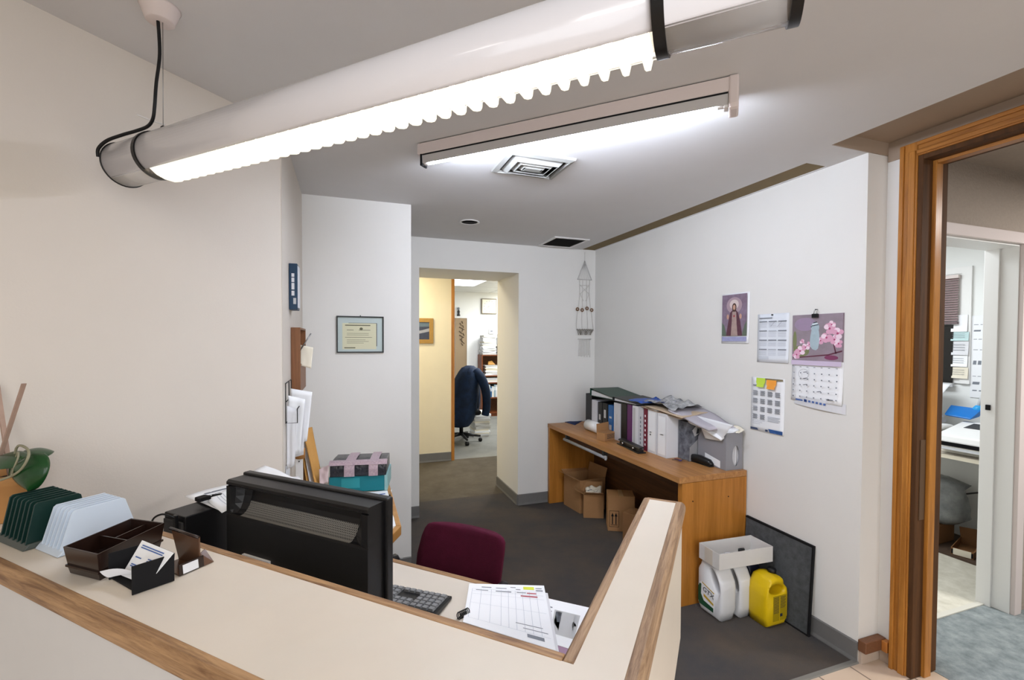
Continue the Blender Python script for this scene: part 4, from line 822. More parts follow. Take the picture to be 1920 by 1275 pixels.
# grey magazine file and printed file at the near end
mg = thing('magazine_file', (2.19, 2.24, DZ), 'grey magazine file with oval hole, full of papers', 'magazine file')
MGM = mat('grey_file_plastic', '#8b8b90', .5)
fx0, fx1, fy0, fy1 = 2.135, 2.262, 2.14, 2.372
MB().slab([(fx0, fy0, DZ+.0005), (fx0, fy1, DZ+.0005), (fx0, fy1, DZ+.16), (fx0, fy1-.04, DZ+.235), (fx0, fy0, DZ+.225)], (.003, 0, 0)).build('side_panel', MGM, mg, .001)
MB().slab([(fx1-.003, fy0, DZ+.0005), (fx1-.003, fy1, DZ+.0005), (fx1-.003, fy1, DZ+.16), (fx1-.003, fy1-.04, DZ+.235), (fx1-.003, fy0, DZ+.225)], (.003, 0, 0)).build('side_panel', MGM, mg, .001)
def ring_panel(m, out, inn, t):
    n = len(out); mb = MB(m)
    mb.rings([[(x, y, 0) for x, y in out], [(x, y, t) for x, y in out], [(x, y, t) for x, y in inn], [(x, y, 0) for x, y in inn], [(x, y, 0) for x, y in out]], cap=False)
    bmesh.ops.remove_doubles(mb.b, verts=mb.b.verts, dist=1e-5); return mb
import itertools
def oval(cx, cy, rx, ry, n=32): return [(cx+rx*math.cos(2*math.pi*i/n), cy+ry*math.sin(2*math.pi*i/n)) for i in range(n)]
def sqr(cx, cy, rx, ry, n=32):
    o = []
    for i in range(n):
        a = 2*math.pi*i/n; c, s = math.cos(a), math.sin(a); k = 1/max(abs(c), abs(s)); o.append((cx+rx*c*k, cy+ry*s*k))
    return o
fw = (fx1-fx0-.006)/2
ring_panel(frame(((fx0+fx1)/2, fy0+.003, DZ+.1125), (1, 0, 0), (0, 0, 1)), sqr(0, 0, fw, .112), oval(.012, -.028, .026, .062), .003).build('end_panel', MGM, mg)
MB().box(fx0+.003, fx1-.003, fy0+.003, fy1, DZ+.001, DZ+.004).build('base', MGM, mg)
MB().slab([(fx0-.0008, fy0+.045, DZ+.006), (fx0-.0008, fy0+.17, DZ+.022), (fx0-.0008, fy0+.17, DZ+.072), (fx0-.0008, fy0+.045, DZ+.048)], (.0008, 0, 0)).build('label', PAPER, mg)
for i in range(5):
    y0 = fy0+.01; x = fx0+.014+i*.022
    sheet3('paper_sheet', [(x, y0, DZ+.008), (x, fy1-.02, DZ+.008), (x+.004, fy1-.03, DZ+.215), (x+.008, y0+.005, DZ+.205+.01*(i % 2))], ['first sheet bundle inside the grey magazine file', 'second sheet bundle inside the grey magazine file', 'third sheet bundle inside the grey magazine file', 'fourth sheet bundle inside the grey magazine file', 'last sheet bundle inside the grey magazine file, by the wall'][i], [PAPER2], .003, 60+i, th=.012, up=(-1, 0, .1), nu=4, nv=6)
pf = thing('printed_box_file', (2.13, 2.45, DZ), 'box file with black and white photo print beside the grey magazine file', 'box file')
YF = ybnd(1250)-.004
MB().box(2.075, 2.255, 2.38, YF, DZ+.0005, DZ+.25).build('body', mat('print_grey', '#7d8088', .5, color2='#2a2c33', scale=24), pf, .001)
q = MB(frame((2.155, 2.38, DZ+.13), (1, 0, 0), (0, 0, 1))); q.slab([(-.08, -.125, .0), (-.08, -.04, .0), (.05, .06, .0), (.05, -.125, .0)], (0, 0, .0012)); q.mi(1); q.slab([(-.04, .03, 0), (-.01, .045, 0), (.02, .07, 0), (.01, .10, 0), (-.03, .098, 0), (-.06, .07, 0)], (0, 0, .001)); q.mi(2); q.slab([(-.03, .045, .0011), (-.01, .05, .0011), (-.005, .075, .0011), (-.02, .085, .0011)], (0, 0, .0004)); q.build('print', [GREY, LGREY, INKD], pf)

# heap on top
zt2 = DZ+.300
sheet3('paper_folder', [(1.97, 2.76, zt2+.012), (2.0, 2.38, zt2-.02), (2.24, 2.40, zt2+.0), (2.25, 2.80, zt2+.02)], 'brown paper folder on top of the white binders', [mat('brown_folder', '#a08a74', .7)], .006, 70, th=.004, cat='folder')
sheet3('paper_folder', [(1.965, 2.70, zt2+.02), (1.99, 2.36, zt2-.008), (2.22, 2.38, zt2+.012), (2.25, 2.74, zt2+.028)], 'tan paper folder over the brown one on the binders', [mat('tan_folder', '#b9a68e', .7)], .006, 71, th=.004, cat='folder')
sheet3('plastic_folder', [(1.985, 2.93, zt2+.03), (1.97, 2.70, zt2+.04), (2.22, 2.66, zt2+.05), (2.24, 2.94, zt2+.045)], 'bright blue plastic folder on top of the binder row', [mat('bright_blue_plastic', '#1f4fa8', .35)], .02, 72, fr=3.2, cat='folder')
sheet3('plastic_bag', [(2.0, 2.76, zt2+.045), (2.01, 2.44, zt2+.035), (2.23, 2.42, zt2+.05), (2.25, 2.76, zt2+.06)], 'crumpled grey and clear plastic bag on top of the folders', [mat('crumpled_film', '#c2c4c6', .25, color2='#55585c', scale=22, spec=.6)], .035, 73, fr=5, nu=20, nv=20, cat='bag')
sheet3('paper_bundle', [(2.0, 2.50, zt2+.03), (2.06, 2.20, zt2-.055), (2.25, 2.17, zt2-.045), (2.25, 2.52, zt2+.04)], 'grey paper bundle sagging from the binders onto the magazine file', [mat('grey_paper_bundle', '#aeaab2', .7)], .014, 74, th=.012, fr=2.5)
sheet3('paper_bundle', [(2.06, 2.38, zt2-.03), (2.115, 2.16, zt2-.115), (2.23, 2.14, zt2-.055), (2.23, 2.38, zt2-.02)], 'white paper bundle spilling over the grey magazine file', [PAPER], .014, 75, th=.010, fr=3)
sheet3('paper_sheet', [PX(1306, 779, 2.11), PX(1322, 822, 2.126), PX(1351, 827, 2.126), PX(1374, 797, 2.11)], 'white sheet hanging down the side of the grey magazine file', [PAPER], .006, 76, fr=3, up=(-1, 0, .2))
sheet3('paper_scrap', [(2.20, 2.20, DZ+.225), (2.21, 2.12, DZ+.224), (2.255, 2.12, DZ+.245), (2.255, 2.20, DZ+.262)], 'cream paper scrap on the back corner of the magazine file', [PAPERC], .008, 77)

# small things along the desk front
hp = thing('hole_punch', (1.93, 2.96, DZ), 'black three-hole punch lying before the purple binder', 'hole punch')
a, b_ = PZ(1163, 832, DZ), PZ(1203, 851, DZ); mh = frame((a.x, a.y, DZ), (b_-a)); L = (b_-a).length
MB(mh).box(0, L, -.03, .035, .0005, .008).build('base', BLACK, hp, .002); MB(mh).box(.01, L-.01, -.012, .022, .008, .026).build('punch_body', BLACK, hp, .003)
MB(mh).rings([[(x, y, z) for y, z in ((-.02, .03), (-.015, .04), (.02, .045), (.026, .036))] for x in (.0, L)]).build('handle', BLACK, hp, .003)
for x in (L*.25, L*.75): MB(mh).cyl((x, -.022, .012), (x, -.022, .03), .006, 12).build('pin', CHROME, hp)
a, b_ = PZ(1290, 862, DZ), PZ(1335, 876, DZ); mh = frame((a.x, a.y, DZ), (b_-a)); L = (b_-a).length
sp_ = thing('stapler', ((a.x+b_.x)/2, (a.y+b_.y)/2, DZ), 'black stapler lying before the grey magazine file', 'stapler')
MB(mh).box(0, L, -.018, .018, .0005, .008).build('base', BLACK, sp_, .003)
st_ = MB(mh); st_.smooth = True; st_.rings([[(x, -w_, z0_), (x, -w_*.9, z1_-.006), (x, -w_*.5, z1_), (x, w_*.5, z1_), (x, w_*.9, z1_-.006), (x, w_, z0_)] for x, w_, z0_, z1_ in ((-.004, .008, .018, .03), (.01, .02, .014, .046), (L*.5, .023, .012, .052), (L*.9, .02, .010, .042), (L+.004, .012, .012, .026))]); st_.smooth = False; st_.build('arm', BLACK, sp_)
ks = thing('key_bunch', (2.03, 2.415, DZ), 'small bunch of keys and tags on the oak desk', 'keys')
kc = Vector((2.03, 2.415, DZ)); q = MB(Matrix.Translation(kc)); q.tube([(.014*math.cos(i*math.pi/6), .014*math.sin(i*math.pi/6), .004) for i in range(13)], .0014, 6); q.build('ring', CHROME, ks)
for i, mt in enumerate((CHROME, mat('red_tag', '#7d2a33', .5), BLACK, mat('violet_tag', '#4a3a7a', .5), CHROME)):
    m_ = Matrix.Translation(kc) @ Matrix.Rotation(i*1.25+.3, 4, 'Z'); q = MB(m_); q.prism([(.012, -.004), (.05, -.003), (.052, 0), (.05, .003), (.012, .004)] if i % 2 == 0 else [(.012, -.003), (.02, -.009), (.045, -.009), (.045, .009), (.02, .009), (.012, .003)], .001+.003*i, .0035+.003*i); q.build('key' if i % 2 == 0 else 'tag', mt, ks)
sc_ = thing('carton', tuple(PZ(1141, 818, DZ)), 'small printed cardboard carton on the desk beside the paper roll', 'box')
a, b_ = PZ(1122, 824, DZ), PZ(1134, 828, DZ); c_ = PZ(1161, 822, DZ)
cu = frame((b_.x, b_.y, DZ), (c_-b_)); Lc = (c_-b_).length
MB(cu).box(0, Lc, 0, .08, .0005, .062).build('body', CARD, sc_, .001)
MB(cu).slab([(.0, .078, .062), (Lc, .078, .062), (Lc, .083, .125), (0, .08, .125)], (0, .002, 0)).build('raised_flap', CARD, sc_)
q = MB(cu)
for i, (x0, x1, z) in enumerate(((.15, .8, .048), (.15, .85, .038), (.15, .7, .028), (.15, .8, .018))): q.box(x0*Lc, x1*Lc, -.0008, 0, z-.002, z+.002)
q.build('print', INKD, sc_)
ro = thing('paper_roll', tuple(PZ(1115, 800, DZ)), 'white paper roll lying on the oak desk by the small carton', 'paper roll')
a, b_ = PZ(1103, 796, DZ+.045), PZ(1131, 806, DZ+.045); a.z = b_.z = DZ+.0455
MB().tube([a, b_], .045, 24).build('roll', PAPER, ro); dv = (b_-a).normalized(); MB().tube([b_-dv*.002, b_+dv*.001], .018, 16).build('core', CARD, ro)
rf = rumple(81, .02, 3)
sheet_px('paper_sheet', [(1052, 789), (1078, 797), (1096, 787), (1074, 776)], DZ+.001, 'dark blue folded cloth under the folded white paper at the desk end', cat='cloth', mats=mat('navy_cloth', '#1c2b52', .8), amp=.01, seed=5, th=.006)
bpy.data.objects[[o.name for o in bpy.data.objects if o.get('label', '').startswith('dark blue folded cloth')][0]].name = 'folded_cloth'
pc = PZ(1082, 784, DZ)
sheet3('folded_paper', [pc+Vector((-.05, -.03, .012)), pc+Vector((.04, -.07, .012)), pc+Vector((.09, .02, .07)), pc+Vector((.0, .07, .075))], 'folded white paper lying on the navy cloth at the far desk end', [PAPER], .006, 82, th=.008)
cb = MB(); base = PZ(1036, 790, DZ)
cb.tube(spline([base+Vector(o) for o in ((-.0, .04, .006), (.02, .01, .012), (.0, -.02, .006), (.03, -.06, .01), (.10, -.03, .02), (.16, .02, .02))]), .003, 6); tag(cb.build('cable', BLACKR), 'black cable trailing over the far left corner of the oak desk', 'cable')
ad = MB(Matrix.Translation(base+Vector((.03, .05, 0)))); ad.box(-.02, .02, -.015, .015, .001, .02); tag(ad.build('wall_plug', PAPERC, bevel=.003), 'small cream plug lying at the far left corner of the oak desk', 'plug')

# cartons under the desk
def carton(p0, p1, dep, h, label, open_=True, mt=CARD, flaps=(.09, .09), name='carton'):
    p0, p1 = Vector((*p0, 0)), Vector((*p1, 0)); m_ = frame((p0.x, p0.y, 0), p1-p0); L = (p1-p0).length; o = thing(name, tuple(m_ @ Vector((L/2, dep/2, 0))), label, 'box', 'cartons under the oak desk')
    if open_:
        MB(m_).rings([[(0, 0, z), (L, 0, z), (L, dep, z), (0, dep, z)] for z in (.0005, h)]+[[(.004, .004, z), (L-.004, .004, z), (L-.004, dep-.004, z), (.004, dep-.004, z)] for z in (h, .004)]).build('body', mt, o)
        MB(m_).slab([(0, 0, h), (L, 0, h), (L-.01, -flaps[0], h+.03), (.01, -flaps[0], h+.035)], (0, 0, .003)).build('flap', mt, o)
        MB(m_).slab([(0, 0, h), (0, dep, h), (-flaps[1], dep-.01, h+.04), (-flaps[1], .01, h+.04)], (0, 0, .003)).build('flap', mt, o)
        MB(m_).slab([(0, dep, h), (L, dep, h), (L, dep+.02, h+.08), (0, dep+.02, h+.08)], (0, .003, 0)).build('flap', mt, o)
    else:
        MB(m_).box(0, L, 0, dep, .0005, h).build('body', mt, o, .003)
        MB(m_).box(L*.42, L*.58, -.001, dep, h, h+.0008).build('packing_tape', mat('tan_tape', '#b59063', .35), o)
    return o, m_, L
carton((1.90, 3.82), (1.93, 3.56), .27, .29, 'open cardboard carton at the back under the left end of the oak desk', flaps=(.07, .11))
c2, m2_, L2 = carton((1.915, 3.47), (2.07, 3.40), .10, .20, 'small open cardboard carton holding papers under the oak desk', flaps=(.05, .08))
sheet3('paper_scrap', [m2_ @ Vector(p) for p in ((.02, .02, .21), (L2-.02, .03, .215), (L2-.01, .09, .25), (.02, .095, .235))], 'crumpled newspaper in the small carton under the oak desk', [PAPERC, INK], .03, 90, fr=4, cat='paper', prints=[(.1, .9, .2, .25, 1), (.1, .9, .5, .55, 1)])
c3, m3_, L3 = carton((1.965, 3.165), (2.15, 3.07), .16, .285, 'closed cardboard carton with two printed up arrows under the oak desk', open_=False)
q = MB(m3_)
ax, az = .012, .035
for x0, x1, z0_, z1_ in ((ax, ax+.075, az, az+.003), (ax, ax+.075, az+.127, az+.13), (ax, ax+.003, az, az+.13), (ax+.072, ax+.075, az, az+.13), (ax+.012, ax+.063, az+.014, az+.018)): q.box(x0, x1, -.0008, 0, z0_, z1_)
for x in (ax+.024, ax+.051): q.box(x-.004, x+.004, -.0008, 0, az+.022, az+.09); q.slab([(x-.011, 0, az+.085), (x+.011, 0, az+.085), (x, 0, az+.115)], (0, -.0008, 0))
q.build('arrow_print', BLACKM, c3); MB(m3_).box(L3*.58, L3*.85, -.001, 0, .14, .165).build('print', INKD, c3)
carton((1.98, 2.98), (2.1, 2.72), .14, .22, 'cardboard carton deep in the shade behind the wing end', open_=False, mt=CARDD)

# ------------------------------------------------------------ corner by the door: felt board, jugs, box
fb_ = thing('felt_board', (2.25, 1.9, 0), 'grey felt pinboard leaning on the right wall behind the jugs', 'board')
MB().slab([(2.236, 1.69, .002), (2.236, 2.105, .002), (2.262, 2.105, .467), (2.262, 1.69, .458)], (.008, 0, 0)).build('felt', SLATE, fb_)
def strip(p, q_, w_): 
    p, q_ = Vector(p), Vector(q_); return MB().hexa([p+Vector((-.003, -w_, -w_)) if 0 else p+Vector((-.003, 0, 0)), q_+Vector((-.003, 0, 0)), q_+Vector((.010, 0, 0)), p+Vector((.010, 0, 0)), p+Vector((-.003, 0, w_)), q_+Vector((-.003, 0, w_)), q_+Vector((.010, 0, w_)), p+Vector((.010, 0, w_))])
strip((2.262, 1.685, .456), (2.262, 2.105, .465), .01).build('edge_binding', BLACKM, fb_)
MB().slab([(2.233, 1.690, .001), (2.246, 1.690, .001), (2.272, 1.690, .466), (2.259, 1.690, .466)], (0, -.009, 0)).build('edge_binding', BLACKM, fb_)
MB().box(2.233, 2.246, 1.68, 2.105, .0005, .008).build('edge_binding', BLACKM, fb_)

def jug_shell(m, out, inn, th_, mt, parent, bev=.012):       # flat-sided jug body: silhouette with a handle hole, thickness th_
    n = len(out); mb = MB(m); mb.smooth = True
    def ofs(pts, k): c = Vector((sum(p[0] for p in pts)/n, sum(p[1] for p in pts)/n)); return [((p[0]-c.x)*k+c.x, (p[1]-c.y)*k+c.y) for p in pts]
    lay = [(ofs(out, .90), 0), (ofs(out, .965), .006), (out, .02), (out, th_-.02), (ofs(out, .965), th_-.006), (ofs(out, .90), th_), (ofs(inn, 1.12), th_), (inn, th_-.012), (inn, .012), (ofs(inn, 1.12), 0), (ofs(out, .90), 0)]
    mb.rings([[(x, y, z) for x, y in p] for p, z in lay], cap=False); bmesh.ops.remove_doubles(mb.b, verts=mb.b.verts, dist=1e-5)
    return mb.build('body', mt, parent)
def resample(pts, n, c):          # silhouette points at equal angles around c
    out = []
    for i in range(n):
        a = 2*math.pi*i/n; d = Vector((math.cos(a), math.sin(a))); best = 0
        for p, q_ in zip(pts, pts[1:]+pts[:1]):
            p, q_ = Vector(p)-c, Vector(q_)-c; e_ = q_-p; den = d.x*e_.y-d.y*e_.x
            if abs(den) < 1e-9: continue
            t = (p.x*e_.y-p.y*e_.x)/den; s = (p.x*d.y-p.y*d.x)/den
            if t > 0 and -1e-6 <= s <= 1+1e-6: best = max(best, t)
        out.append((c.x+d.x*best, c.y+d.y*best))
    return out
def oiljug(m, label, mt, L, Hh, T, cap_mt, cap_left=True, hole=(.72, .70, .15, .20), cat='jug'):
    o = thing('plastic_jug', tuple(m @ Vector((L/2, 0, -T/2)))if 0 else tuple(Vector((m[0][3], m[1][3], 0))), label, cat)
    s = 1 if cap_left else -1; X = (lambda x: x) if cap_left else (lambda x: L-x)
    sil = [(.01, 0), (L-.01, 0), (L, .012), (L, Hh*.62), (L*.97, Hh*.72), (L*.80, Hh*.90), (L*.70, Hh*.955), (L*.42, Hh*.965), (L*.40, Hh), (L*.14, Hh), (L*.12, Hh*.90), (L*.0, Hh*.80), (0, .012)]
    sil = [(X(x), y) for x, y in sil]; c = Vector((X(L*hole[0]), Hh*hole[1]))
    if not cap_left: sil = sil[::-1]
    inn = [(c.x+L*hole[2]*math.cos(2*math.pi*i/40-0)*(1), c.y+Hh*hole[3]*math.sin(2*math.pi*i/40)) for i in range(40)]
    if True:                      # lean the hole along the handle
        inn = [(x-(y-c.y)*.35*s, y) for x, y in inn]
    jug_shell(m, resample(sil, 40, c), inn, T, mt, o)
    cx = X(L*.27); my = m @ Matrix.Translation((cx, Hh, T/2)) @ Matrix.Rotation(-math.pi/2, 4, 'X')
    MB(my).lathe([(.021, -.004), (.0215, .012), (.019, .016)], 20).build('cap', cap_mt, o)
    return o
JW = mat('white_hdpe', '#dedfe1', .35, spec=.4); JY = mat('yellow_hdpe', '#dcb911', .35, spec=.4, var=.05); JN = mat('navy_hdpe', '#15192c', .4)
GREENL = mat('label_green', '#1d4d33', .4); YELL = mat('label_gold', '#c9a53c', .4)
ma_ = frame((1.885, 2.085, .001), (0.03, -1, 0), (0, 0, 1))                # silhouette plane facing the room (-x)
T1 = .105; ma1 = ma_ @ Matrix.Translation((0, 0, -T1))
j1 = oiljug(ma1, 'white oil jug with green and gold label nearest the oak desk', JW, .175, .295, T1, JW)
q = MB(ma1 @ Matrix.Translation((0, 0, T1)))
q.slab([(.01, .055, -.002), (.02, .035, -.002), (.12, .03, -.002), (.125, .06, -.002), (.125, .14, -.002), (.03, .165, -.002), (.01, .14, -.002)], (0, 0, .003)); q.mi(1)
q.slab([(.01, .055, .0012), (.02, .035, .0012), (.12, .032, .0012), (.12, .055, .0012), (.05, .065, .0012), (.03, .095, .0012), (.032, .15, .0012), (.02, .15, .0012), (.01, .13, .0012)], (0, 0, .0008)); q.mi(2)
q.slab([(.05, .088, .0012), (.12, .068, .0012), (.12, .080, .0012), (.05, .103, .0012)], (0, 0, .0008)); q.slab([(.036, .160, .0012), (.125, .136, .0012), (.125, .141, .0012), (.036, .165, .0012)], (0, 0, .0008))
q.build('label', [PAPER, GREENL, YELL], j1)
word('lettering', 'GTX', .036, INKD, ma1 @ Matrix.Translation((.083, .122, T1+.0016)) @ Matrix.Rotation(math.radians(-12), 4, 'Z'), j1, sx=1.1)
ma2 = frame((2.01, 2.075, .001), (0.03, -1, 0), (0, 0, 1)) @ Matrix.Translation((0, 0, -.09))
oiljug(ma2, 'plain white oil jug squeezed between the labelled jug and yellow jug', JW, .17, .29, .09, JW)
ma3 = frame((2.115, 2.085, .001), (0.05, -1, 0), (0, 0, 1)) @ Matrix.Translation((0, 0, -.085))
oiljug(ma3, 'dark navy jug behind the yellow jug', JN, .155, .30, .085, BLACK)
# yellow jug: round-cornered, turned towards the door
my_ = frame((2.078, 1.797, .001), (1, .02, 0), (0, 0, 1)); TY = .12; LY = .158; HY = .262
yj = thing('plastic_jug', (2.14, 1.82, 0), 'yellow plastic jug with printed back label and black cap', 'jug')
sil = [(.012, 0), (LY-.012, 0), (LY, .012), (LY, HY*.66), (LY*.97, HY*.76), (LY*.80, HY*.86), (LY*.78, HY*.97), (LY*.48, HY), (LY*.22, HY*.97), (LY*.06, HY*.80), (0, HY*.66), (0, .012)]
cc = Vector((LY*.47, HY*.755)); inn = [(cc.x+LY*.33*math.cos(2*math.pi*i/40), cc.y+HY*.105*math.sin(2*math.pi*i/40)+.10*LY*math.cos(2*math.pi*i/40)*-.3) for i in range(40)]
jug_shell(my_ @ Matrix.Translation((0, 0, -TY)), resample(sil, 40, cc), inn, TY, JY, yj)
MB(my_ @ Matrix.Translation((LY*.72, HY*.96, -TY*.55)) @ Matrix.Rotation(-math.pi/2, 4, 'X')).lathe([(.022, 0), (.0225, .022), (.019, .026)], 20).build('cap', BLACK, yj)
q = MB(my_); q.slab([(.048, .03, -.0006), (.145, .03, -.0006), (.145, .165, -.0006), (.048, .165, -.0006)], (0, 0, .0012)); q.mi(1)
for i in range(11): q.box(.053, .053+(.038 if i % 3 else .03), .0006, .0010, 0, 0) if 0 else q.poly([(.053, .153-i*.008, .0009), (.09, .153-i*.008, .0009), (.09, .1555-i*.008, .0009), (.053, .1555-i*.008, .0009)])
for i in range(8): q.poly([(.1, .153-i*.008, .0009), (.138-.006*(i % 2), .153-i*.008, .0009), (.138-.006*(i % 2), .1555-i*.008, .0009), (.1, .1555-i*.008, .0009)])
q.box(.098, .116, .05, .066, .0007, .001); q.mi(2); q.poly([(.093, .03, .0008), (.097, .03, .0008), (.097, .16, .0008), (.093, .16, .0008)]); q.build('back_label', [mat('label_olive_yellow', '#a8900f', .4), INKD, JY], yj)

bx = thing('shallow_box', (2.02, 1.97, .298), 'shallow open white cardboard box lying across the white jugs', 'box')
mbx = frame((1.865, 1.905, .2985), (1, -.045, 0)); LB, WB_, HB = .36, .155, .085
MB(mbx).rings([[(0, 0, z), (LB, 0, z), (LB, WB_, z), (0, WB_, z)] for z in (0, HB)]+[[(.003, .003, z), (LB-.003, .003, z), (LB-.003, WB_-.003, z), (.003, WB_-.003, z)] for z in (HB, .003)]).build('tray', mat('white_card', '#d8d6d3', .6, var=.03), bx)
MB(mbx).box(-.001, .0, .05, .11, .001, HB-.001).build('clear_tape', mat('tape_cream', '#cfc6b8', .35), bx)
q = MB(mbx).tf(mbx @ Matrix.Translation((.17, .075, .006)) @ Matrix.Rotation(.3, 4, 'Z')); q.box(-.07, .05, -.006, .006, 0, .012); tag(q.build('marker_pen', BLACK, None, .003), 'black marker pen lying in the shallow white box', 'pen')
q = MB(mbx @ Matrix.Translation((.10, .09, .006)) @ Matrix.Rotation(-.4, 4, 'Z')); q.box(-.03, .03, -.018, .018, 0, .010); tag(q.build('small_tin', DGREY, None, .003), 'dark scrap lying beside the marker in the shallow white box', 'scrap')
sheet3('paper_slip', [mbx @ Vector(p) for p in ((.02, .02, .02), (.15, .015, .015), (.16, .06, .03), (.03, .07, .03))], 'white label slip in the shallow white box', [PAPER], .004, 95, cat='paper')

# ------------------------------------------------------------ papers on the right wall
def wallf(y, z): return frame((2.2745, y, z), (0, -1, 0), (0, 0, 1))          # origin bottom left as seen, x right, y up, z to the room
def wsheet(m, w_, h_, mt, bow=.004, curl=.012, th=.0008, nu=8, nv=10):
    mb = MB(m); mb.smooth = True; mb.sheet(lambda u, v: Vector((w_*u, h_*v, .0015+bow*math.sin(math.pi*u)*(1-v)+curl*(1-v)**3*abs(u-.3))), nu, nv, th); mb.smooth = False; return mb
pr = thing('devotional_print', (2.27, 2.22, 1.508), 'purple devotional print of a robed figure, leftmost paper on the wall', 'poster')
m_ = wallf(2.328, 1.506); wsheet(m_, .212, .31, PAPER, .002, .008).build('sheet', PAPER, pr)
def ell(cx, cy, rx, ry, n=20): return [(cx+rx*math.cos(2*math.pi*i/n), cy+ry*math.sin(2*math.pi*i/n)) for i in range(n)]
def flatp(mb, pts, z, k): mb.mi(k); mb.poly([(x, y, z) for x, y in pts])
q = MB(m_ @ Matrix.Translation((0, 0, .0105)))
flatp(q, [(.01, .046), (.202, .046), (.202, .302), (.01, .302)], 0, 0); flatp(q, ell(.106, .235, .06, .05), .0003, 1); flatp(q, ell(.106, .24, .035, .03), .0005, 2)
flatp(q, [(.01, .046), (.05, .046), (.03, .11), (.01, .13)], .0003, 3); flatp(q, [(.202, .046), (.165, .046), (.185, .11), (.202, .14)], .0003, 3)
flatp(q, [(.045, .046), (.17, .046), (.155, .13), (.135, .19), (.12, .205), (.092, .205), (.075, .19), (.06, .13)], .0007, 4)
flatp(q, [(.083, .046), (.135, .046), (.127, .12), (.122, .195), (.092, .195), (.088, .12)], .0009, 5)
flatp(q, ell(.107, .222, .017, .026), .0011, 6); flatp(q, ell(.107, .222, .010, .016), .0013, 7)
flatp(q, ell(.058, .165, .009, .016), .0013, 7); flatp(q, ell(.156, .165, .009, .016), .0013, 7); flatp(q, ell(.107, .168, .006, .007), .0013, 8)
flatp(q, [(.012, .012), (.2, .012), (.2, .04), (.012, .04)], .0001, 9)
q.build('picture', [mat('print_mauve', '#6f5a6c', .5, color2='#8d7f92', scale=14), mat('print_rose', '#a8939c', .5), mat('print_pale', '#d3c4c2', .5), mat('print_green', '#5c6a5c', .5), mat('print_plum', '#5a3644', .5, var=.25, scale=40), mat('print_robe', '#a8938c', .5, var=.2, scale=40), mat('print_hair', '#4a342e', .5), mat('print_skin', '#c29a86', .5), mat('print_red', '#9c3a44', .5), mat('print_lilac', '#a9abce', .5, color2='#9094bd', scale=60)], pr)

c4 = thing('wall_planner', (2.27, 1.95, 1.398), 'pale year planner sheet between the devotional print and bird calendar', 'calendar')
m_ = wallf(2.056, 1.398); wsheet(m_, .203, .277, PAPER, .003, .004).build('sheet', mat('pale_blue_paper', '#e3e8ef', .6), c4)
q = MB(m_ @ Matrix.Translation((0, 0, .0062)))
for i in range(3):
    for j in range(4):
        x, y = .015+i*.062, .20-j*.053; flatp(q, [(x, y+.03), (x+.052, y+.03), (x+.052, y+.036), (x, y+.036)], 0, 0 if (i*j) % 2 == 0 else 1)
        for k in range(4): flatp(q, [(x, y+.022-k*.007), (x+.05, y+.022-k*.007), (x+.05, y+.0235-k*.007), (x, y+.0235-k*.007)], 0, 2)
flatp(q, [(.015, .25), (.10, .25), (.10, .256), (.015, .256)], 0, 0)
for k in range(3): flatp(q, [(.015, .03-k*.007), (.08, .03-k*.007), (.08, .032-k*.007), (.015, .032-k*.007)], 0, 1)
for a_, b2 in (((.09, .205), (.12, .235)), ((.13, .2), (.165, .235))): flatp(q, [a_, (a_[0]+.002, a_[1]), (b2[0]+.002, b2[1]), b2], .0003, 0)
q.build('print', [INK, INKL, INKL], c4); MB(m_).cyl((.10, .27, .001), (.10, .27, .010), .004, 12).build('pin', BLACK, c4)

c5 = thing('month_calendar', (2.27, 1.98, 1.0), 'small month grid calendar sheet with two round sticky notes', 'calendar')
m_ = wallf(2.093, .997); wsheet(m_, .22, .312, PAPER, .003, .006).build('sheet', PAPER, c5)
q = MB(m_ @ Matrix.Translation((0, 0, .0085)))
for i in range(4):
    for j in range(4):
        if i > 1 and j == 3: continue
        x, y = .018+i*.049, .205-j*.046
        for k in range(5): flatp(q, [(x+.002*(k % 2), y+.026-k*.006), (x+.030+.003*((k+i) % 2), y+.026-k*.006), (x+.030+.003*((k+i) % 2), y+.0295-k*.006), (x+.002*(k % 2), y+.0295-k*.006)], 0, 0)
for k in range(4): flatp(q, [(.12, .09-k*.008), (.2-.01*(k % 2), .09-k*.008), (.2-.01*(k % 2), .093-k*.008), (.12, .093-k*.008)], 0, 1)
for k in range(3): flatp(q, [(.018, .06-k*.01), (.10-.015*k, .06-k*.01), (.10-.015*k, .062-k*.01), (.018, .062-k*.01)], 0, 1)
flatp(q, [(.004, .004), (.06, .004), (.05, .016), (.004, .016)], 0, 2); flatp(q, [(.135, .002), (.216, .002), (.216, .022), (.125, .022)], 0, 3); flatp(q, [(.105, .004), (.122, .004), (.122, .016), (.105, .016)], 0, 2)
flatp(q, [(.1, .30), (.214, .30), (.214, .31), (.1, .31)], 0, 4); flatp(q, [(.018, .262), (.05, .262), (.05, .268), (.018, .268)], 0, 0)
q.build('print', [INK, INKL, mat('print_slate', '#44506a', .6), mat('print_blue', '#2f5690', .6), mat('print_olive', '#7a6f52', .6)], c5)
for (cx_, cy_, mt, lb, w_) in ((.072, .283, LIME, 'lime green round sticky note on the month grid calendar', .03), (.142, .276, ORA, 'orange sticky note on the month grid calendar', .032)):
    q = MB(m_ @ Matrix.Translation((0, 0, .009))); q.sheet(lambda u, v: Vector((cx_+(u-.5)*2*w_*(1 if v > .35 else .8), cy_+(v-.5)*.052, .001+.008*(1-v)**2)), 4, 6, .0006); tag(q.build('sticky_note', mt), lb, 'sticky note')

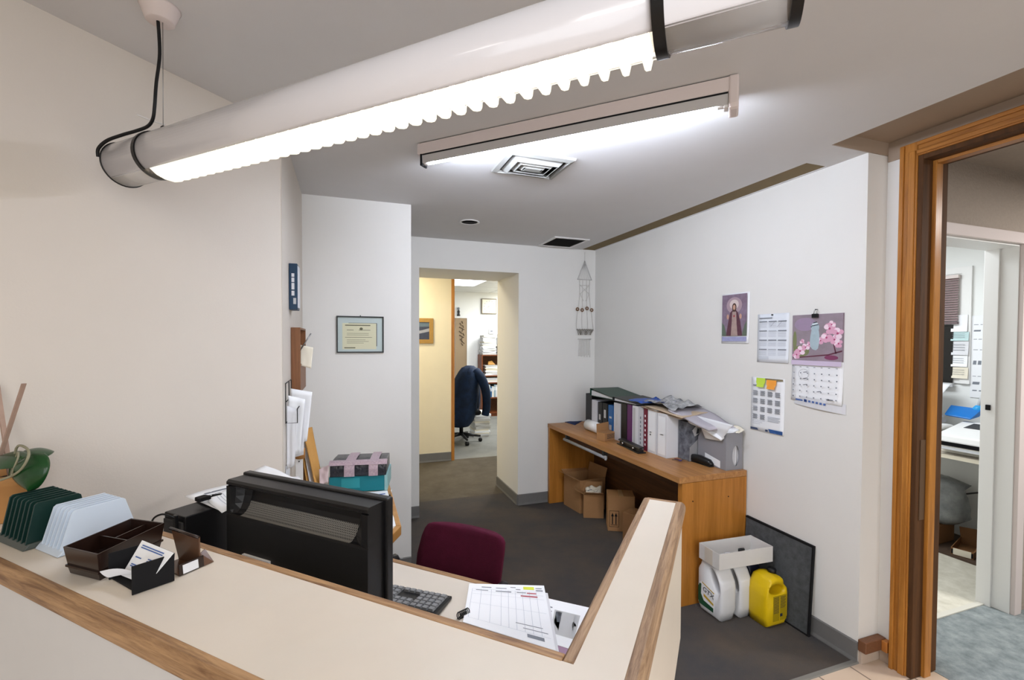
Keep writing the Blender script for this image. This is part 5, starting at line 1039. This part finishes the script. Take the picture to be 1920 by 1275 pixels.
c6 = thing('bird_calendar', (2.27, 1.69, 1.2), 'open wall calendar with a bird and pink blossom photo', 'calendar')
m_ = wallf(1.832, 1.418); W6 = .272
lower = wallf(1.832, 1.205); wsheet(lower, W6, .216, PAPER, .006, .012).build('month_page', PAPER, c6)
wsheet(m_, W6, .24, PAPER, .002, .004).build('photo_page', mat('photo_base', '#8f7f8a', .4), c6)
mm = m_ @ Matrix.Translation((0, 0, .0068)); q = MB(mm)
rnd = random.Random(8)
flatp(q, [(0.003, .0), (W6-.003, .0), (W6-.003, .238), (.003, .238)], 0, 0)
flatp(q, ell(.018, .10, .011, .055), .0002, 1); flatp(q, ell(.055, .05, .045, .03), .00015, 1); flatp(q, ell(.075, .19, .06, .035), .0002, 10); flatp(q, ell(.215, .02, .035, .012), .0002, 9)
flatp(q, [(.01, .01), (.09, .018), (.2, .03), (W6-.004, .05), (W6-.004, .058), (.2, .037), (.09, .024), (.01, .016)], .0004, 2); flatp(q, [(.235, .04), (.242, .04), (.225, .10), (.22, .10)], .0004, 2)
for cx_, cy_, s in ((.205, .165, .03), (.19, .12, .028), (.245, .14, .03), (.23, .11, .026), (.16, .105, .02), (.05, .05, .028), (.03, .03, .024), (.08, .07, .022), (.10, .085, .016), (.06, .1, .014), (.25, .09, .022), (.215, .185, .02)):
    for k in range(5):
        a = k*1.257+rnd.random(); flatp(q, ell(cx_+s*.55*math.cos(a), cy_+s*.55*math.sin(a), s*.5, s*.42, 10), .0006+.00003*k, 3 if (k+int(cx_*1000)) % 3 else 4)
    flatp(q, ell(cx_, cy_, s*.2, s*.2, 8), .0009, 5)
flatp(q, [(.105, .075), (.118, .06), (.136, .055), (.148, .065), (.153, .095), (.153, .135), (.148, .165), (.112, .165), (.106, .13), (.103, .1)], .0010, 6)
flatp(q, ell(.13, .172, .022, .028), .0012, 6); 
for k in range(3): flatp(q, [(.112+k*.004, .178+k*.008), (.148-k*.004, .184+k*.007), (.148-k*.004, .188+k*.007), (.112+k*.004, .182+k*.008)], .0014, 7 if k != 1 else 8)
flatp(q, [(.105, .176), (.112, .172), (.112, .180)], .0014, 7)
q.build('photo', [mat('photo_mauve', '#9c8b9a', .35, color2='#857c80', scale=9), mat('photo_green', '#7d8260', .4, color2='#6f7a4c', scale=20), mat('photo_twig', '#5a2a3c', .4), mat('petal_pink', '#d9a3bd', .4), mat('petal_pale', '#eed8e4', .4), mat('petal_heart', '#b04a72', .4), mat('bird_grey', '#a9bcc4', .4, var=.1, scale=40), mat('bird_black', '#23252a', .4), mat('bird_white', '#e4e8ea', .4), mat('photo_wine', '#7a3a5c', .4), mat('photo_lilac', '#9d87a2', .4, color2='#94859a', scale=20)], c6)
q = MB(lower @ Matrix.Translation((0, 0, .0165))); flatp(q, [(.004, .19), (W6-.003, .19), (W6-.003, .214), (.004, .214)], -.004, 0)
for r_ in range(5):
    for i in range(7):
        x, y = .018+i*.038, .145-r_*.031; flatp(q, [(x, y), (x+.007, y), (x+.007, y+.006), (x, y+.006)], 0 if r_ > 1 else -.003, 1)
for i in range(7): flatp(q, [(.014+i*.038, .178), (.024+i*.038, .178), (.024+i*.038, .181), (.014+i*.038, .181)], -.005, 1)
for x, y in ((.075, .15), (.075, .118), (.075, .085), (.15, .055)): flatp(q, [(x, y), (x+.022, y+.004), (x+.022, y+.007), (x, y+.003)], -.002, 2)
q.mi(2)
for i in range(20):
    a, b2 = 2*math.pi*i/20, 2*math.pi*(i+1)/20; q.poly([(.078+r_*math.cos(t), .143+r_*.9*math.sin(t), -.001) for r_, t in ((.028, a), (.029, a), (.029, b2), (.028, b2))])
flatp(q, [(.2, .02), (.235, .02), (.235, .026), (.2, .026)], 0, 1)
q.build('print', [mat('lilac_band', '#cdbfd6', .6), INK, INKD], c6)
lowm = wallf(1.822, 1.185); q = MB(lowm); q.sheet(lambda u, v: Vector((.008+.27*u, .05*v-.022*u, .002+.010*math.sin(math.pi*u))), 8, 3, .0007); q.mi(1)
for i in range(5): flatp(q, [(.095+i*.02, .018-i*.0015), (.107+i*.02, .018-i*.0015), (.107+i*.02, .028-i*.0015), (.095+i*.02, .028-i*.0015)], .0145, 1)
flatp(q, [(.02, .022), (.06, .02), (.06, .027), (.02, .03)], .009, 1); flatp(q, [(.07, .018), (.085, .016), (.085, .03), (.07, .032)], .012, 2)
q.build('footer_strip', [PAPER2, INKB, mat('ink_navy', '#23407c', .6)], c6)
bc = thing('binder_clip', (2.26, 1.697, 1.64), 'black binder clip holding the bird calendar on its nail', 'clip'); q = MB(m_)
q.box(.118, .15, .222, .242, .010, .020); q.build('jaw', BLACK, bc, .002); MB(m_).tube([(.126, .24, .015), (.128, .262, .012), (.142, .262, .012), (.144, .24, .015)], .0015, 6).build('handle', CHROME, bc)
MB(m_).cyl((.135, .263, .0), (.135, .263, .016), .003, 10).build('nail', DGREY, bc)

# ------------------------------------------------------------ macrame hanger on the doorway wall
mh_ = thing('macrame_hanger', (2.155, 3.90, 1.3), 'pale macrame wall hanger with wooden rings beside the corner', 'wall hanging')
CORD = mat('grey_cotton_cord', '#d3d0cb', .9, var=.1, scale=60)
mm = frame((2.155, 3.925, 0), (1, 0, 0), (0, 0, 1))
q = MB(mm); q.tube([(0, 2.285, .004), (-.075, 2.105, .004)], .003, 6); q.tube([(0, 2.285, .004), (.075, 2.105, .004)], .003, 6); q.tube([(-.078, 2.105, .005), (.078, 2.105, .005)], .004, 6)
for i in range(7): q.tube([(-.06+i*.02, 2.105, .004), (0, 2.27, .004)], .0012, 5)
q.build('top_triangle', mat('pale_grey_cord', '#c4c2c0', .8), mh_)
q = MB(mm); q.tube([(0, 2.285, .004), (0, 2.36, .004)], .0015, 6); q.cyl((0, 2.362, 0), (0, 2.362, .012), .003); q.build('hanging_loop', CORD, mh_)
q = MB(mm)
for s in (-1, 1):
    q.tube(spline([(s*.055, 2.105, .005), (s*.052, 1.98, .005), (s*.06, 1.88, .006), (s*.075, 1.79, .006), (s*.088, 1.68, .012), (s*.09, 1.62, .02)]), .0032, 6)
    q.tube(spline([(s*.02, 2.105, .005), (s*.024, 1.97, .005), (s*.025, 1.86, .006), (s*.03, 1.72, .01), (s*.03, 1.62, .02)]), .0028, 6)
    q.tube([(s*.05, 2.05, .006), (-s*.045, 1.97, .007)], .0022, 6); q.tube([(s*.05, 1.97, .006), (s*.012, 1.90, .007)], .0022, 6)
q.tube([(-.055, 2.05, .006), (.055, 2.05, .006)], .0022, 6); q.build('cord', CORD, mh_)
for x, z in ((-.078, 1.82), (-.028, 1.813), (.024, 1.83), (.075, 1.815)): MB(mm).tube([(x+.013*math.cos(i*math.pi/8), z+.013*math.sin(i*math.pi/8), .012) for i in range(17)], .0055, 8).build('wooden_ring', mat('ring_wood', '#7a5b40', .5), mh_)
q = MB(mm)
for i in range(24): a, b2 = -.09+.18*i/24, -.09+.18*(i+1)/24; q.tube([(a, 1.625+.006*math.sin(i*2.1), .02+.02*math.sin(math.pi*i/24)), (b2, 1.625+.006*math.sin((i+1)*2.1), .02+.02*math.sin(math.pi*(i+1)/24))], .004, 5)
for i in range(18): a = -.085+.17*i/17; q.tube([(a, 1.62, .025), (a*.8+.015*math.sin(i), 1.575, .02)], .003, 5)
q.build('basket_rim', mat('dark_grey_cord', '#8a857d', .9, var=.2, scale=80), mh_)
q = MB(mm)
for i in range(9): x = -.06+.12*i/8; q.tube([(x*.9, 1.535+.006*math.sin(i*1.7), .012), (x, 1.44+.02*math.sin(i*2.3), .01), (x*1.02, 1.37+.035*math.sin(i*3.1), .008)], .0020, 5)
q.tube([(-.07, 1.537, .012), (.07, 1.537, .012)], .004, 6); q.build('tassel_fringe', CORD, mh_)
# ------------------------------------------------------------ corridor and back office
gp = thing('framed_picture', (.915, 5.68, 1.48), 'gold framed picture of a pale boat on dark water, yellow corridor wall', 'picture frame')
m_ = frame((.70, 5.689, 1.478), (1, 0, 0), (0, 0, 1))
GOLD = mat('gold_frame', '#a8813c', .45, var=.15, scale=60)
pframe(m_, .316, .312, .05, .02, GOLD, gp, .004)
q = MB(m_).box(.04, .276, .04, .272, 0, .008); q.mi(1); q.slab([(.05, .10, .0085), (.27, .15, .0085), (.27, .19, .0085), (.18, .165, .0085), (.05, .14, .0085)], (0, 0, .0005)); q.mi(2); q.slab([(.05, .20, .0082), (.266, .21, .0082), (.266, .262, .0082), (.05, .262, .0082)], (0, 0, .0004))
q.build('picture', [mat('painting_dark_blue', '#3c4152', .5, var=.2, scale=30), mat('painting_pale', '#9a9ca4', .5), mat('painting_slate', '#5f6f7a', .5)], gp)

YO = 9.07
MB().box(2.06, 2.30, YO-.02, YO-.001, 0, 1.97).build('door_3', mat('brown_door', '#9a8468', .5), None)['kind'] = 'structure'
struct('trim_office_door', MB().box(2.30, 2.345, YO-.03, YO-.001, 0, 2.01).box(1.9, 2.30, YO-.03, YO-.001, 1.97, 2.01), WHITE)
wh_ = MB(frame((2.20, YO-.022, 1.42), (1, 0, 0), (0, 0, 1))); 
for i in range(12): wh_.tube([(.03*math.sin(i*1.7)+.02, .04*i, .004), (-.02+.04*math.sin(i*2.9), .04*i+.05, .006)], .009, 6)
tag(wh_.build('door_hanging', mat('dark_floral', '#6a5a48', .8, var=.5, scale=40)), 'dark narrow floral hanging on the brown office door', 'hanging')
fg = thing('figurine', (2.12, 9.02, 2.011), 'small dark figurine standing above the office door frame', 'figurine')
MB().lathe([(.03, 0), (.035, .01), (.02, .05), (.028, .09), (.014, .12)], 16, (2.13, 9.05, 2.011)).build('body', DGREY, fg); MB().lathe([(.0, .118), (.02, .13), (.026, .15), (.018, .17), (.001, .178)], 16, (2.13, 9.05, 2.011)).build('head', mat('figurine_grey', '#8a8f96', .5), fg)
ck = thing('wall_clock', (2.77, 9.05, 2.06), 'square cream wall clock high above the paper piles', 'clock')
m_ = frame((2.60, YO-.001, 2.062), (1, 0, 0), (0, 0, 1)); MB(m_).box(0, .335, 0, .32, 0, .03).build('case', mat('clock_bronze', '#8b8170', .4), ck, .03, 4)
MB(m_).box(.02, .315, .02, .30, .028, .034).build('dial', mat('cream_dial', '#f0ead8', .4), ck, .012)
q = MB(m_)
for i in range(12): a = i*math.pi/6; q.box(.1675+.11*math.sin(a)-.006, .1675+.11*math.sin(a)+.006, .16+.11*math.cos(a)-.006, .16+.11*math.cos(a)+.006, .034, .0352)
q.build('hour_marks', INK, ck); MB(m_).slab([(.16, .16, .035), (.172, .163, .035), (.25, .205, .035)], (0, 0, .001)).build('hand', INKD, ck); MB(m_).slab([(.163, .155, .0362), (.17, .166, .0362), (.085, .115, .0362)], (0, 0, .001)).build('hand', INKD, ck)
th_ = thing('thermostat', (2.81, 9.05, 1.67), 'small white thermostat on the office wall above the paper piles', 'thermostat')
MB(frame((2.765, YO-.001, 1.66), (1, 0, 0), (0, 0, 1))).box(0, .11, 0, .10, 0, .025).build('case', WHITE, th_, .004); MB(frame((2.795, YO-.027, 1.70), (1, 0, 0), (0, 0, 1))).box(0, .05, 0, .03, 0, .002).build('display', INK, th_)
clp = thing('ceiling_light_panel', (1.95, 7.4, 2.48), 'lit flat ceiling light panel in the back office', 'lamp')
MB().box(1.55, 2.16, 6.95, 7.95, 2.485, 2.499).build('frame', WHITEM, clp); MB().box(1.58, 2.13, 6.98, 7.92, 2.482, 2.486).build('diffuser', glow('panel_glow', '#f6f8ff', 5.0), clp)

bs = thing('bookcase', (2.95, 8.9, 0), 'brown bookcase in the back office under tall paper piles', 'bookcase')
SHW = wood('bookcase_wood', '#8a4a26', '#5f3118', .45, 'z', .8); BX0, BX1, BYF, BYB, BH = 2.53, 3.40, 8.76, 9.05, 1.235
MB().box(BX0, BX0+.022, BYF, BYB, 0, BH).build('side_panel', SHW, bs, .001); MB().box(BX1-.022, BX1, BYF, BYB, 0, BH).build('side_panel', SHW, bs, .001)
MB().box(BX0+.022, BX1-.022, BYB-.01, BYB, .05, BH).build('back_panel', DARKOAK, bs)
for z in (.055, .36, .66, .80, BH-.022): MB().box(BX0+.022, BX1-.022, BYF, BYB-.01, z, z+.022).build('shelf', SHW, bs)
MB().box(BX0+.022, BX1-.022, BYF+.02, BYF+.035, 0, .055).build('plinth', SHW, bs)
rnd = random.Random(11)
PMS = [PAPER2, mat('newsprint', '#c9c7c2', .8, var=.06, scale=30), PAPERC, PAPER]
def pile(x, y, w_, d_, z, zmax, where, grp, amp=.03, lo=.008, hi=.03):
    n = 0
    while z < zmax:
        h = rnd.uniform(lo, hi); m_ = rotz((x+rnd.uniform(-amp, amp), y+rnd.uniform(-amp, amp)*.5, z+.0003), rnd.uniform(-6, 6))
        q = MB(m_); ww, dd = w_/2*rnd.uniform(.88, 1), d_/2*rnd.uniform(.9, 1); q.prism([(-ww, -dd), (ww, -dd), (ww, dd), (-ww, dd)], 0, h-.0006)
        o = q.build('paper_bundle', rnd.choice(PMS)); z += h; n += 1
        tag(o, ORD[min(n-1, 23)]+' paper bundle from the bottom of '+where, 'paper', grp)
ORD = ['lowest', 'second', 'third', 'fourth', 'fifth', 'sixth', 'seventh', 'eighth', 'ninth', 'tenth', 'eleventh', 'twelfth', 'thirteenth', 'fourteenth', 'fifteenth', 'sixteenth', 'seventeenth', 'eighteenth', 'nineteenth', 'twentieth', 'twenty-first', 'twenty-second', 'twenty-third', 'twenty-fourth']
pile(2.70, 8.89, .30, .24, BH, 1.60, 'the left pile on top of the bookcase', 'paper bundles on top of the bookcase', .015, .016, .036)
pile(3.06, 8.89, .31, .24, BH, 1.64, 'the right pile on top of the bookcase', 'paper bundles on top of the bookcase', .015, .016, .036)
pile(2.76, 8.90, .30, .22, .8225, 1.02, 'the left pile on the upper shelf', 'paper bundles on the upper shelf', .02, .014, .03); pile(3.10, 8.90, .28, .22, .8225, .98, 'the right pile on the upper shelf', 'paper bundles on the upper shelf', .02, .014, .03)
tag(MB(frame((2.68, 8.80, 1.035), (1, .2, 0))).slab([(0, 0, 0), (.16, 0, 0), (.11, .05, .075), (.03, .05, .06)], (0, .02, 0)).build('folded_card', KRAFT), 'tan folded card on the left paper pile of the upper shelf', 'card')
pile(2.75, 8.90, .32, .22, .3825+.30, .755, 'the left pile on the middle shelf', 'paper bundles on the middle shelf', .02, .012, .02); pile(3.10, 8.90, .32, .22, .3825+.30, .765, 'the right pile on the middle shelf', 'paper bundles on the middle shelf', .02, .012, .02)
BC = [('#4f86a8', 'blue'), ('#d8dade', 'white'), ('#c9d6de', 'pale blue'), ('#2f5f8f', 'dark blue'), ('#e2e0d8', 'cream'), ('#8fa9b8', 'grey blue'), ('#d9d9dc', 'silver'), ('#b8c0c6', 'grey'), ('#5a7f9c', 'steel blue'), ('#e9e9ea', 'bright white')]
x = BX0+.05
for i in range(14):
    w_ = rnd.uniform(.028, .05); c_, nm = BC[i % 10]
    if x+w_ > BX1-.03: break
    h = rnd.uniform(.20, .26); o = thing('book', (x+w_/2, 8.88, .3825), ORD[i].replace('lowest', 'first')+' book from the left on the lower bookcase shelf, '+nm+' spine', 'book', 'books on the lower bookcase shelf')
    MB().box(x+.001, x+w_-.001, 8.78, 8.78+.2, .3825, .3825+h).build('cover', mat('book_'+nm.replace(' ', '_'), c_, .5), o, .002)
    MB().box(x+.006, x+w_-.006, 8.7795, 8.78, .3825+h*.55, .3825+h*.85).build('spine_label', PAPER, o)
    x += w_+.002
pile(2.015, 7.1, .26, .32, .0, .36, 'the floor stack behind the jacketed chair', 'paper bundles stacked on the office floor', .02, .018, .04)

# office chair with a jacket over its back, seen from behind
jc = thing('office_chair', (1.65, 6.7, 0), 'black office chair in the back office beyond the doorway', 'chair')
J0 = Vector((1.62, 6.70, 0))
for k in range(5):
    a = 2*math.pi*k/5-.25; dx, dy = math.cos(a), math.sin(a)
    lg = MB().tube([J0+Vector((0, 0, .12)), J0+Vector((.29*dx, .29*dy, .085))], .026, 8, r2=.016).build('leg', BLACK, jc)
    p = J0+Vector((.285*dx, .285*dy, .03)); MB().cyl(p+Vector((-dy, dx, 0))*.022, p-Vector((-dy, dx, 0))*.022, .029).build('caster', BLACKR, lg)
MB().cyl(J0+Vector((0, 0, .11)), J0+Vector((0, 0, .42)), .03).build('gas_stem', BLACK, jc)
MB(Matrix.Translation(J0)).box(-.25, .25, -.25, .25, .42, .50).build('seat', BLACKM, jc, .04, 3)
MB(Matrix.Translation(J0)).box(.17, .22, -.20, .20, .52, 1.06).build('backrest', BLACKM, jc, .03, 3); MB(Matrix.Translation(J0)).box(.18, .22, -.04, .04, .44, .60).build('back_bracket', BLACK, jc)
jk = thing('jacket', (1.72, 6.70, .3), 'dark navy jacket draped over the back of the office chair', 'jacket')
JM = mat('navy_jacket', '#152a47', .75, color2='#0a1322', scale=7, bump=.4, bscale=30, spec=.25)
q = MB(Matrix.Translation(J0)); q.smooth = True; rj = rumple(5, .03, 6)
def jsec(z, rx, ry, cx_, cy_): return [(cx_+rx*math.cos(i*math.pi/14)+rj(i*.35, z*3)*.9, cy_+ry*math.sin(i*math.pi/14)+rj(z*3, i*.35)*.9, z) for i in range(28)]
q.rings([jsec(z, rx, ry, cx_, cy_) for z, rx, ry, cx_, cy_ in ((.27, .16, .25, -.06, -.06), (.34, .20, .29, -.04, -.04), (.46, .23, .31, -.01, -.02), (.62, .23, .31, .02, 0), (.80, .21, .30, .06, 0), (.95, .18, .28, .09, 0), (1.05, .14, .24, .11, 0), (1.11, .10, .18, .12, 0), (1.14, .04, .09, .13, 0))]); q.smooth = False
q.build('torso', JM, jk)
for s, x1 in ((-1, .30), (1, .28)):
    q = MB(Matrix.Translation(J0)); q.smooth = True
    q.tube(spline([(.17, s*.17, 1.06), (.24, s*.25, .96), (.30, s*.27, .78), (x1+.02, s*.25, .56), (x1, s*.24, .42)], 5), .075, 14, r2=.055); q.build('sleeve', JM, jk)

# ------------------------------------------------------------ small room at right
XW = 4.5
struct('window_1', MB().box(XW-.02, XW, 2.135, 3.3, 2.05, 2.10).box(XW-.02, XW, 2.135, 2.195, 1.2, 2.05).box(XW-.012, XW-.001, 2.195, 3.3, 1.2, 2.05), WHITE)
bl = thing('venetian_blind', (XW-.03, 2.5, 1.66), 'dusty mauve venetian blind half lowered in the small room window', 'blind')
PINKB = mat('mauve_slat', '#a08a8b', .5); MB().box(XW-.055, XW-.022, 2.20, 2.9, 2.015, 2.04).build('head_rail', PINKW, bl)
q = MB()
for i in range(18): z = 1.685+i*.0185; q.hexa([(XW-.05, 2.205, z), (XW-.05, 2.9, z), (XW-.030, 2.9, z+.014), (XW-.030, 2.205, z+.014), (XW-.05, 2.205, z+.001), (XW-.05, 2.9, z+.001), (XW-.03, 2.9, z+.015), (XW-.03, 2.205, z+.015)])
q.build('slats', PINKB, bl); MB().box(XW-.052, XW-.028, 2.203, 2.9, 1.66, 1.678).build('bottom_rail', mat('dark_mauve', '#6a5a5c', .5), bl)
for y in (2.32, 2.6): MB().cyl((XW-.053, y, 1.67), (XW-.053, y, 2.02), .0025, 6).build('lift_cord', DGREY, bl)
nt_ = thing('dark_noticeboard', (XW-.01, 2.4, 1.22), 'dark board with red prohibition sticker under the blind', 'board')
MB().box(XW-.03, XW-.021, 2.235, 2.9, 1.20, 1.655).build('panel', mat('dark_glass_panel', '#1e1c1a', .2), nt_); MB().box(XW-.045, XW-.022, 2.225, 2.9, 1.17, 1.20).build('ledge', LGREY, nt_)
mw_ = frame((XW-.031, 2.375, 1.43), (0, -1, 0), (0, 0, 1)); q = MB(mw_).box(-.035, .035, -.05, .06, 0, .001); q.mi(1); q.box(-.032, .032, -.02, .055, .001, .0015); q.mi(0); q.rings([[(.022*k*math.cos(i*math.pi/8), .022+.022*k*math.sin(i*math.pi/8), z) for i in range(16)] for k, z in ((1, .0015), (1, .002), (.62, .002), (.62, .0015))], cap=False); q.slab([(-.012, .034, .0018), (-.008, .038, .0018), (.012, .010, .0018), (.008, .006, .0018)], (0, 0, .0003)); q.build('prohibition_sticker', [PAPER, mat('sign_red', '#b8322c', .5)], nt_)
def sroom(y, z): return frame((XW-.002, y, z), (0, -1, 0), (0, 0, 1))
ps_ = [(2.25, 1.60, .10, .13, PAPER, 'blank white sheet over the window corner in the small room'), (2.25, 1.53, .11, .07, mat('aqua_paper', '#b9d3d4', .6), 'aqua headed slip under the blank sheet in the small room'), (2.245, 1.42, .105, .105, PAPER2, 'grey printed slip in the middle of the small room paper column'), (2.245, 1.33, .10, .085, PAPER, 'white slip low in the small room paper column'), (2.24, 1.24, .10, .085, PAPERC, 'cream slip lowest in the small room paper column')]
for i, (y, z, w_, h, mt, lb) in enumerate(ps_):
    m_ = sroom(y, z) @ Matrix.Translation((0, 0, .022)); q = MB(m_); q.sheet(lambda u, v: Vector((w_*u, h*v, .002+.006*(1-v)**2)), 3, 4, .0006)
    if i: 
        for k in range(3): flatp(q, [(.01, h*(.75-.2*k)), (w_*.8, h*(.75-.2*k)), (w_*.8, h*(.78-.2*k)), (.01, h*(.78-.2*k))], .0092, 1)
    tag(q.build('paper_slip', [mt, INK]), lb, 'paper', 'papers pinned in the small room')
wp_ = thing('wall_planner', (XW-.01, 2.07, 1.10), 'large white planner with handwriting on the small room wall', 'calendar')
m_ = sroom(2.135, 1.10); MB(m_).box(0, .14, 0, .62, 0, .004).build('sheet', PAPER, wp_); q = MB(m_)
for y, h, n in ((.55, .004, 3), (.50, .012, 2), (.44, .004, 4), (.36, .004, 3), (.25, .03, 4), (.16, .004, 4), (.10, .02, 2), (.05, .008, 3)):
    for i in range(n): q.slab([(.012+i*.115/n, y, .0045), (.012+(i+.7)*.115/n, y, .0045), (.012+(i+.75)*.115/n, y+h, .0045), (.015+i*.115/n, y+h, .0045)], (0, 0, .0004))
q.build('handwriting', INK, wp_)
sdk = thing('side_room_desk', (4.2, 2.6, 0), 'cream wall desk under the window in the small room', 'desk')
SZ = .742
MB().box(3.93, XW-.002, 1.70, 3.4, SZ-.03, SZ).build('desktop', LAM, sdk, .002); MB().box(3.925, 3.932, 1.70, 3.4, SZ-.028, SZ-.002).build('edge_strip', PAPERC, sdk)
MB().box(4.44, XW-.002, 1.72, 3.38, SZ-.13, SZ-.03).build('wall_cleat', LAMG, sdk); MB().box(4.0, XW-.01, 3.36, 3.385, 0, SZ-.03).build('end_panel', LAMG, sdk)
struct('trim_plank', MB().box(4.02, XW, 1.61, 3.4, .004, .018), mat('dark_plank', '#4a3a2e', .7, var=.2))
fx_ = thing('fax_machine', (4.12, 1.93, SZ), 'white fax printer on the cream desk in the small room', 'printer')
fm = frame((3.965, 2.065, SZ), (0, -1, 0))            # x to the right as seen, y into the desk, z up
MB(fm).hexa([(0, .02, .001), (.33, .02, .001), (.33, .36, .001), (0, .36, .001), (0, .02, .05), (.33, .02, .05), (.33, .36, .06), (0, .36, .06)]).build('lower_body', OFFW, fx_, .008)
MB(fm).hexa([(-.01, .0, .078), (.34, .0, .078), (.34, .36, .08), (-.01, .36, .08), (-.01, .015, .125), (.34, .015, .125), (.34, .34, .20), (-.01, .34, .20)]).build('lid', WHITE, fx_, .01)
MB(fm).box(.02, .31, .018, .3, .05, .078).build('paper_slot', BLACKM, fx_); MB(fm).box(.03, .30, -.06, .10, .036, .042).build('output_tray', LGREY, fx_, .002)
MB(fm).slab([(.06, .19, .166), (.30, .19, .166), (.30, .29, .19), (.07, .29, .19)], (0, 0, .002)).build('display_panel', DGREY, fx_)
ph = thing('telephone_handset', (4.03, 2.09, SZ), 'white telephone handset in its cradle left of the fax printer', 'telephone')
MB(fm).box(-.075, -.014, .05, .28, .001, .10).build('cradle', OFFW, ph, .008)
q = MB(fm); q.smooth = True; q.tube(spline([(-.045, .02, .135), (-.045, .06, .15), (-.045, .15, .158), (-.045, .25, .145), (-.045, .28, .125)]), .024, 10); q.build('handset', WHITE, ph)
MB(fm).tube(spline([(-.06, .02, .12), (-.07, 0, .09), (-.04, -.01, .04), (-.05, -.015, .012), (-.09, -.015, .008), (-.12, .02, .008)]), .009, 8).build('coiled_cord', WHITE, ph)
pile(4.18, 2.36, .34, .30, SZ, .93, 'the messy pile on the small room desk', 'paper bundles on the small room desk', .04, .014, .03)
for i, (pts, lb, mt) in enumerate((([(4.0, 2.50, .99), (4.0, 2.17, .955), (4.22, 2.19, 1.0), (4.36, 2.52, 1.07)], 'white sheet slanting over the messy pile in the small room', PAPER), ([(4.02, 2.52, 1.06), (4.05, 2.17, 1.03), (4.40, 2.2, 1.20), (4.40, 2.50, 1.22)], 'large white sheet propped highest on the messy pile', PAPER), ([(4.0, 2.42, .945), (3.98, 2.20, .93), (4.3, 2.18, .96), (4.3, 2.44, .965)], 'grey sheet low on the messy pile in the small room', PAPER2))):
    sheet3('paper_sheet', pts, lb, [mt], .012, 100+i)
q = MB(fm @ Matrix.Translation((-.14, .13, .275)) @ Matrix.Rotation(math.radians(60), 4, 'X'))
for k in range(4): q.box(.003+k*.02, .006+k*.02, 0, .09, .0, .003)
for k in range(3): q.box(.003, .066, .01+k*.035, .013+k*.035, .0, .003)
tag(q.build('wire_card_stand', DGREY), 'small dark wire rack among the papers in the small room', 'rack')
dp = thing('dustpan', (4.33, 2.12, .95), 'bright blue dustpan with white handle behind the fax printer', 'dustpan')
BLU = mat('bright_blue_pan', '#1f74c4', .35); q = MB()
q.hexa([(4.26, 2.16, .965), (4.26, 2.02, .955), (4.36, 2.01, .975), (4.36, 2.18, .985), (4.25, 2.17, .975), (4.25, 2.01, .965), (4.37, 2.00, 1.035), (4.37, 2.19, 1.04)]); q.build('pan', BLU, dp, .006)
MB().lathe([(.022, 0), (.03, .02), (.03, .05), (.014, .07)], 16, (4.375, 2.03, .985)).build('socket', mat('sky_blue_socket', '#2f9fe0', .35), dp); MB().tube([(4.375, 2.03, 1.04), (4.41, 1.98, 1.30)], .011, 10).build('handle', WHITE, dp)
pb = thing('plastic_bag', (4.25, 2.2, .02), 'grey translucent plastic shopping bag slumped under the small room desk', 'bag')
q = MB(Matrix.Translation((4.27, 2.20, .172))); q.smooth = True; rb = rumple(9, .06, 5)
q.rings([[((rx+rb(i*.4, z*6)*.7)*math.cos(i*math.pi/12), (ry+rb(z*6, i*.4)*.7)*math.sin(i*math.pi/12), z) for i in range(24)] for z, rx, ry in ((-.01, .10, .10), (.04, .15, .17), (.12, .15, .18), (.20, .12, .16), (.26, .10, .15), (.30, .12, .17), (.325, .06, .08))]); q.smooth = False; q.build('film', mat('bag_film', '#9ea3a4', .35, color2='#6a6f72', scale=9, spec=.5), pb)
q = MB(Matrix.Translation((4.27, 2.20, .172))); q.slab([(-.165, -.03, .10), (-.165, .05, .14), (-.14, .06, .20), (-.15, -.02, .18)], (-.002, 0, 0)); q.build('print', INKD, pb)
cbx, mx_, Lx_ = carton((4.045, 2.47), (4.06, 2.12), .28, .14, 'flat brown carton under the plastic bag in the small room', open_=False, mt=CARDD)
for o in [cbx]+list(cbx.children): pass
cbx.location.z = .019; cbx['group'] = 'boxes under the small room desk'
ob_ = thing('open_box', (4.2, 1.93, .019), 'open dark box with white front strip on the plank', 'box', 'boxes under the small room desk')
mo_ = frame((4.035, 2.0, .019), (.03, -.10, 0)); 
MB(mo_).rings([[(0, 0, z), (.115, 0, z), (.115, .30, z), (0, .30, z)] for z in (0, .05)]+[[(.004, .004, z), (.111, .004, z), (.111, .296, z), (.004, .296, z)] for z in (.05, .004)]).build('tray', CARDD, ob_)
MB(mo_).slab([(.0, .30, .05), (.115, .30, .05), (.12, .31, .13), (-.01, .31, .12)], (0, .003, 0)).build('flap', CARDD, ob_); MB(mo_).slab([(.115, 0, .05), (.115, .3, .05), (.15, .29, .12), (.135, .02, .08)], (.003, 0, 0)).build('flap', CARDD, ob_)
q = MB(mo_).box(.012, .103, -.0015, 0, .004, .048); q.mi(1); q.box(.002, .012, -.001, 0, .008, .04); q.box(.103, .113, -.001, 0, .008, .04); q.build('front_strip', [PAPERC, BLACKM], ob_)
tag(MB().tube(spline([(4.33, 2.12, .37), (4.40, 2.0, .42), (4.48, 1.80, .50)]), .006, 8).build('cable', DGREY), 'grey cable running up the wall behind the plastic bag', 'cable')
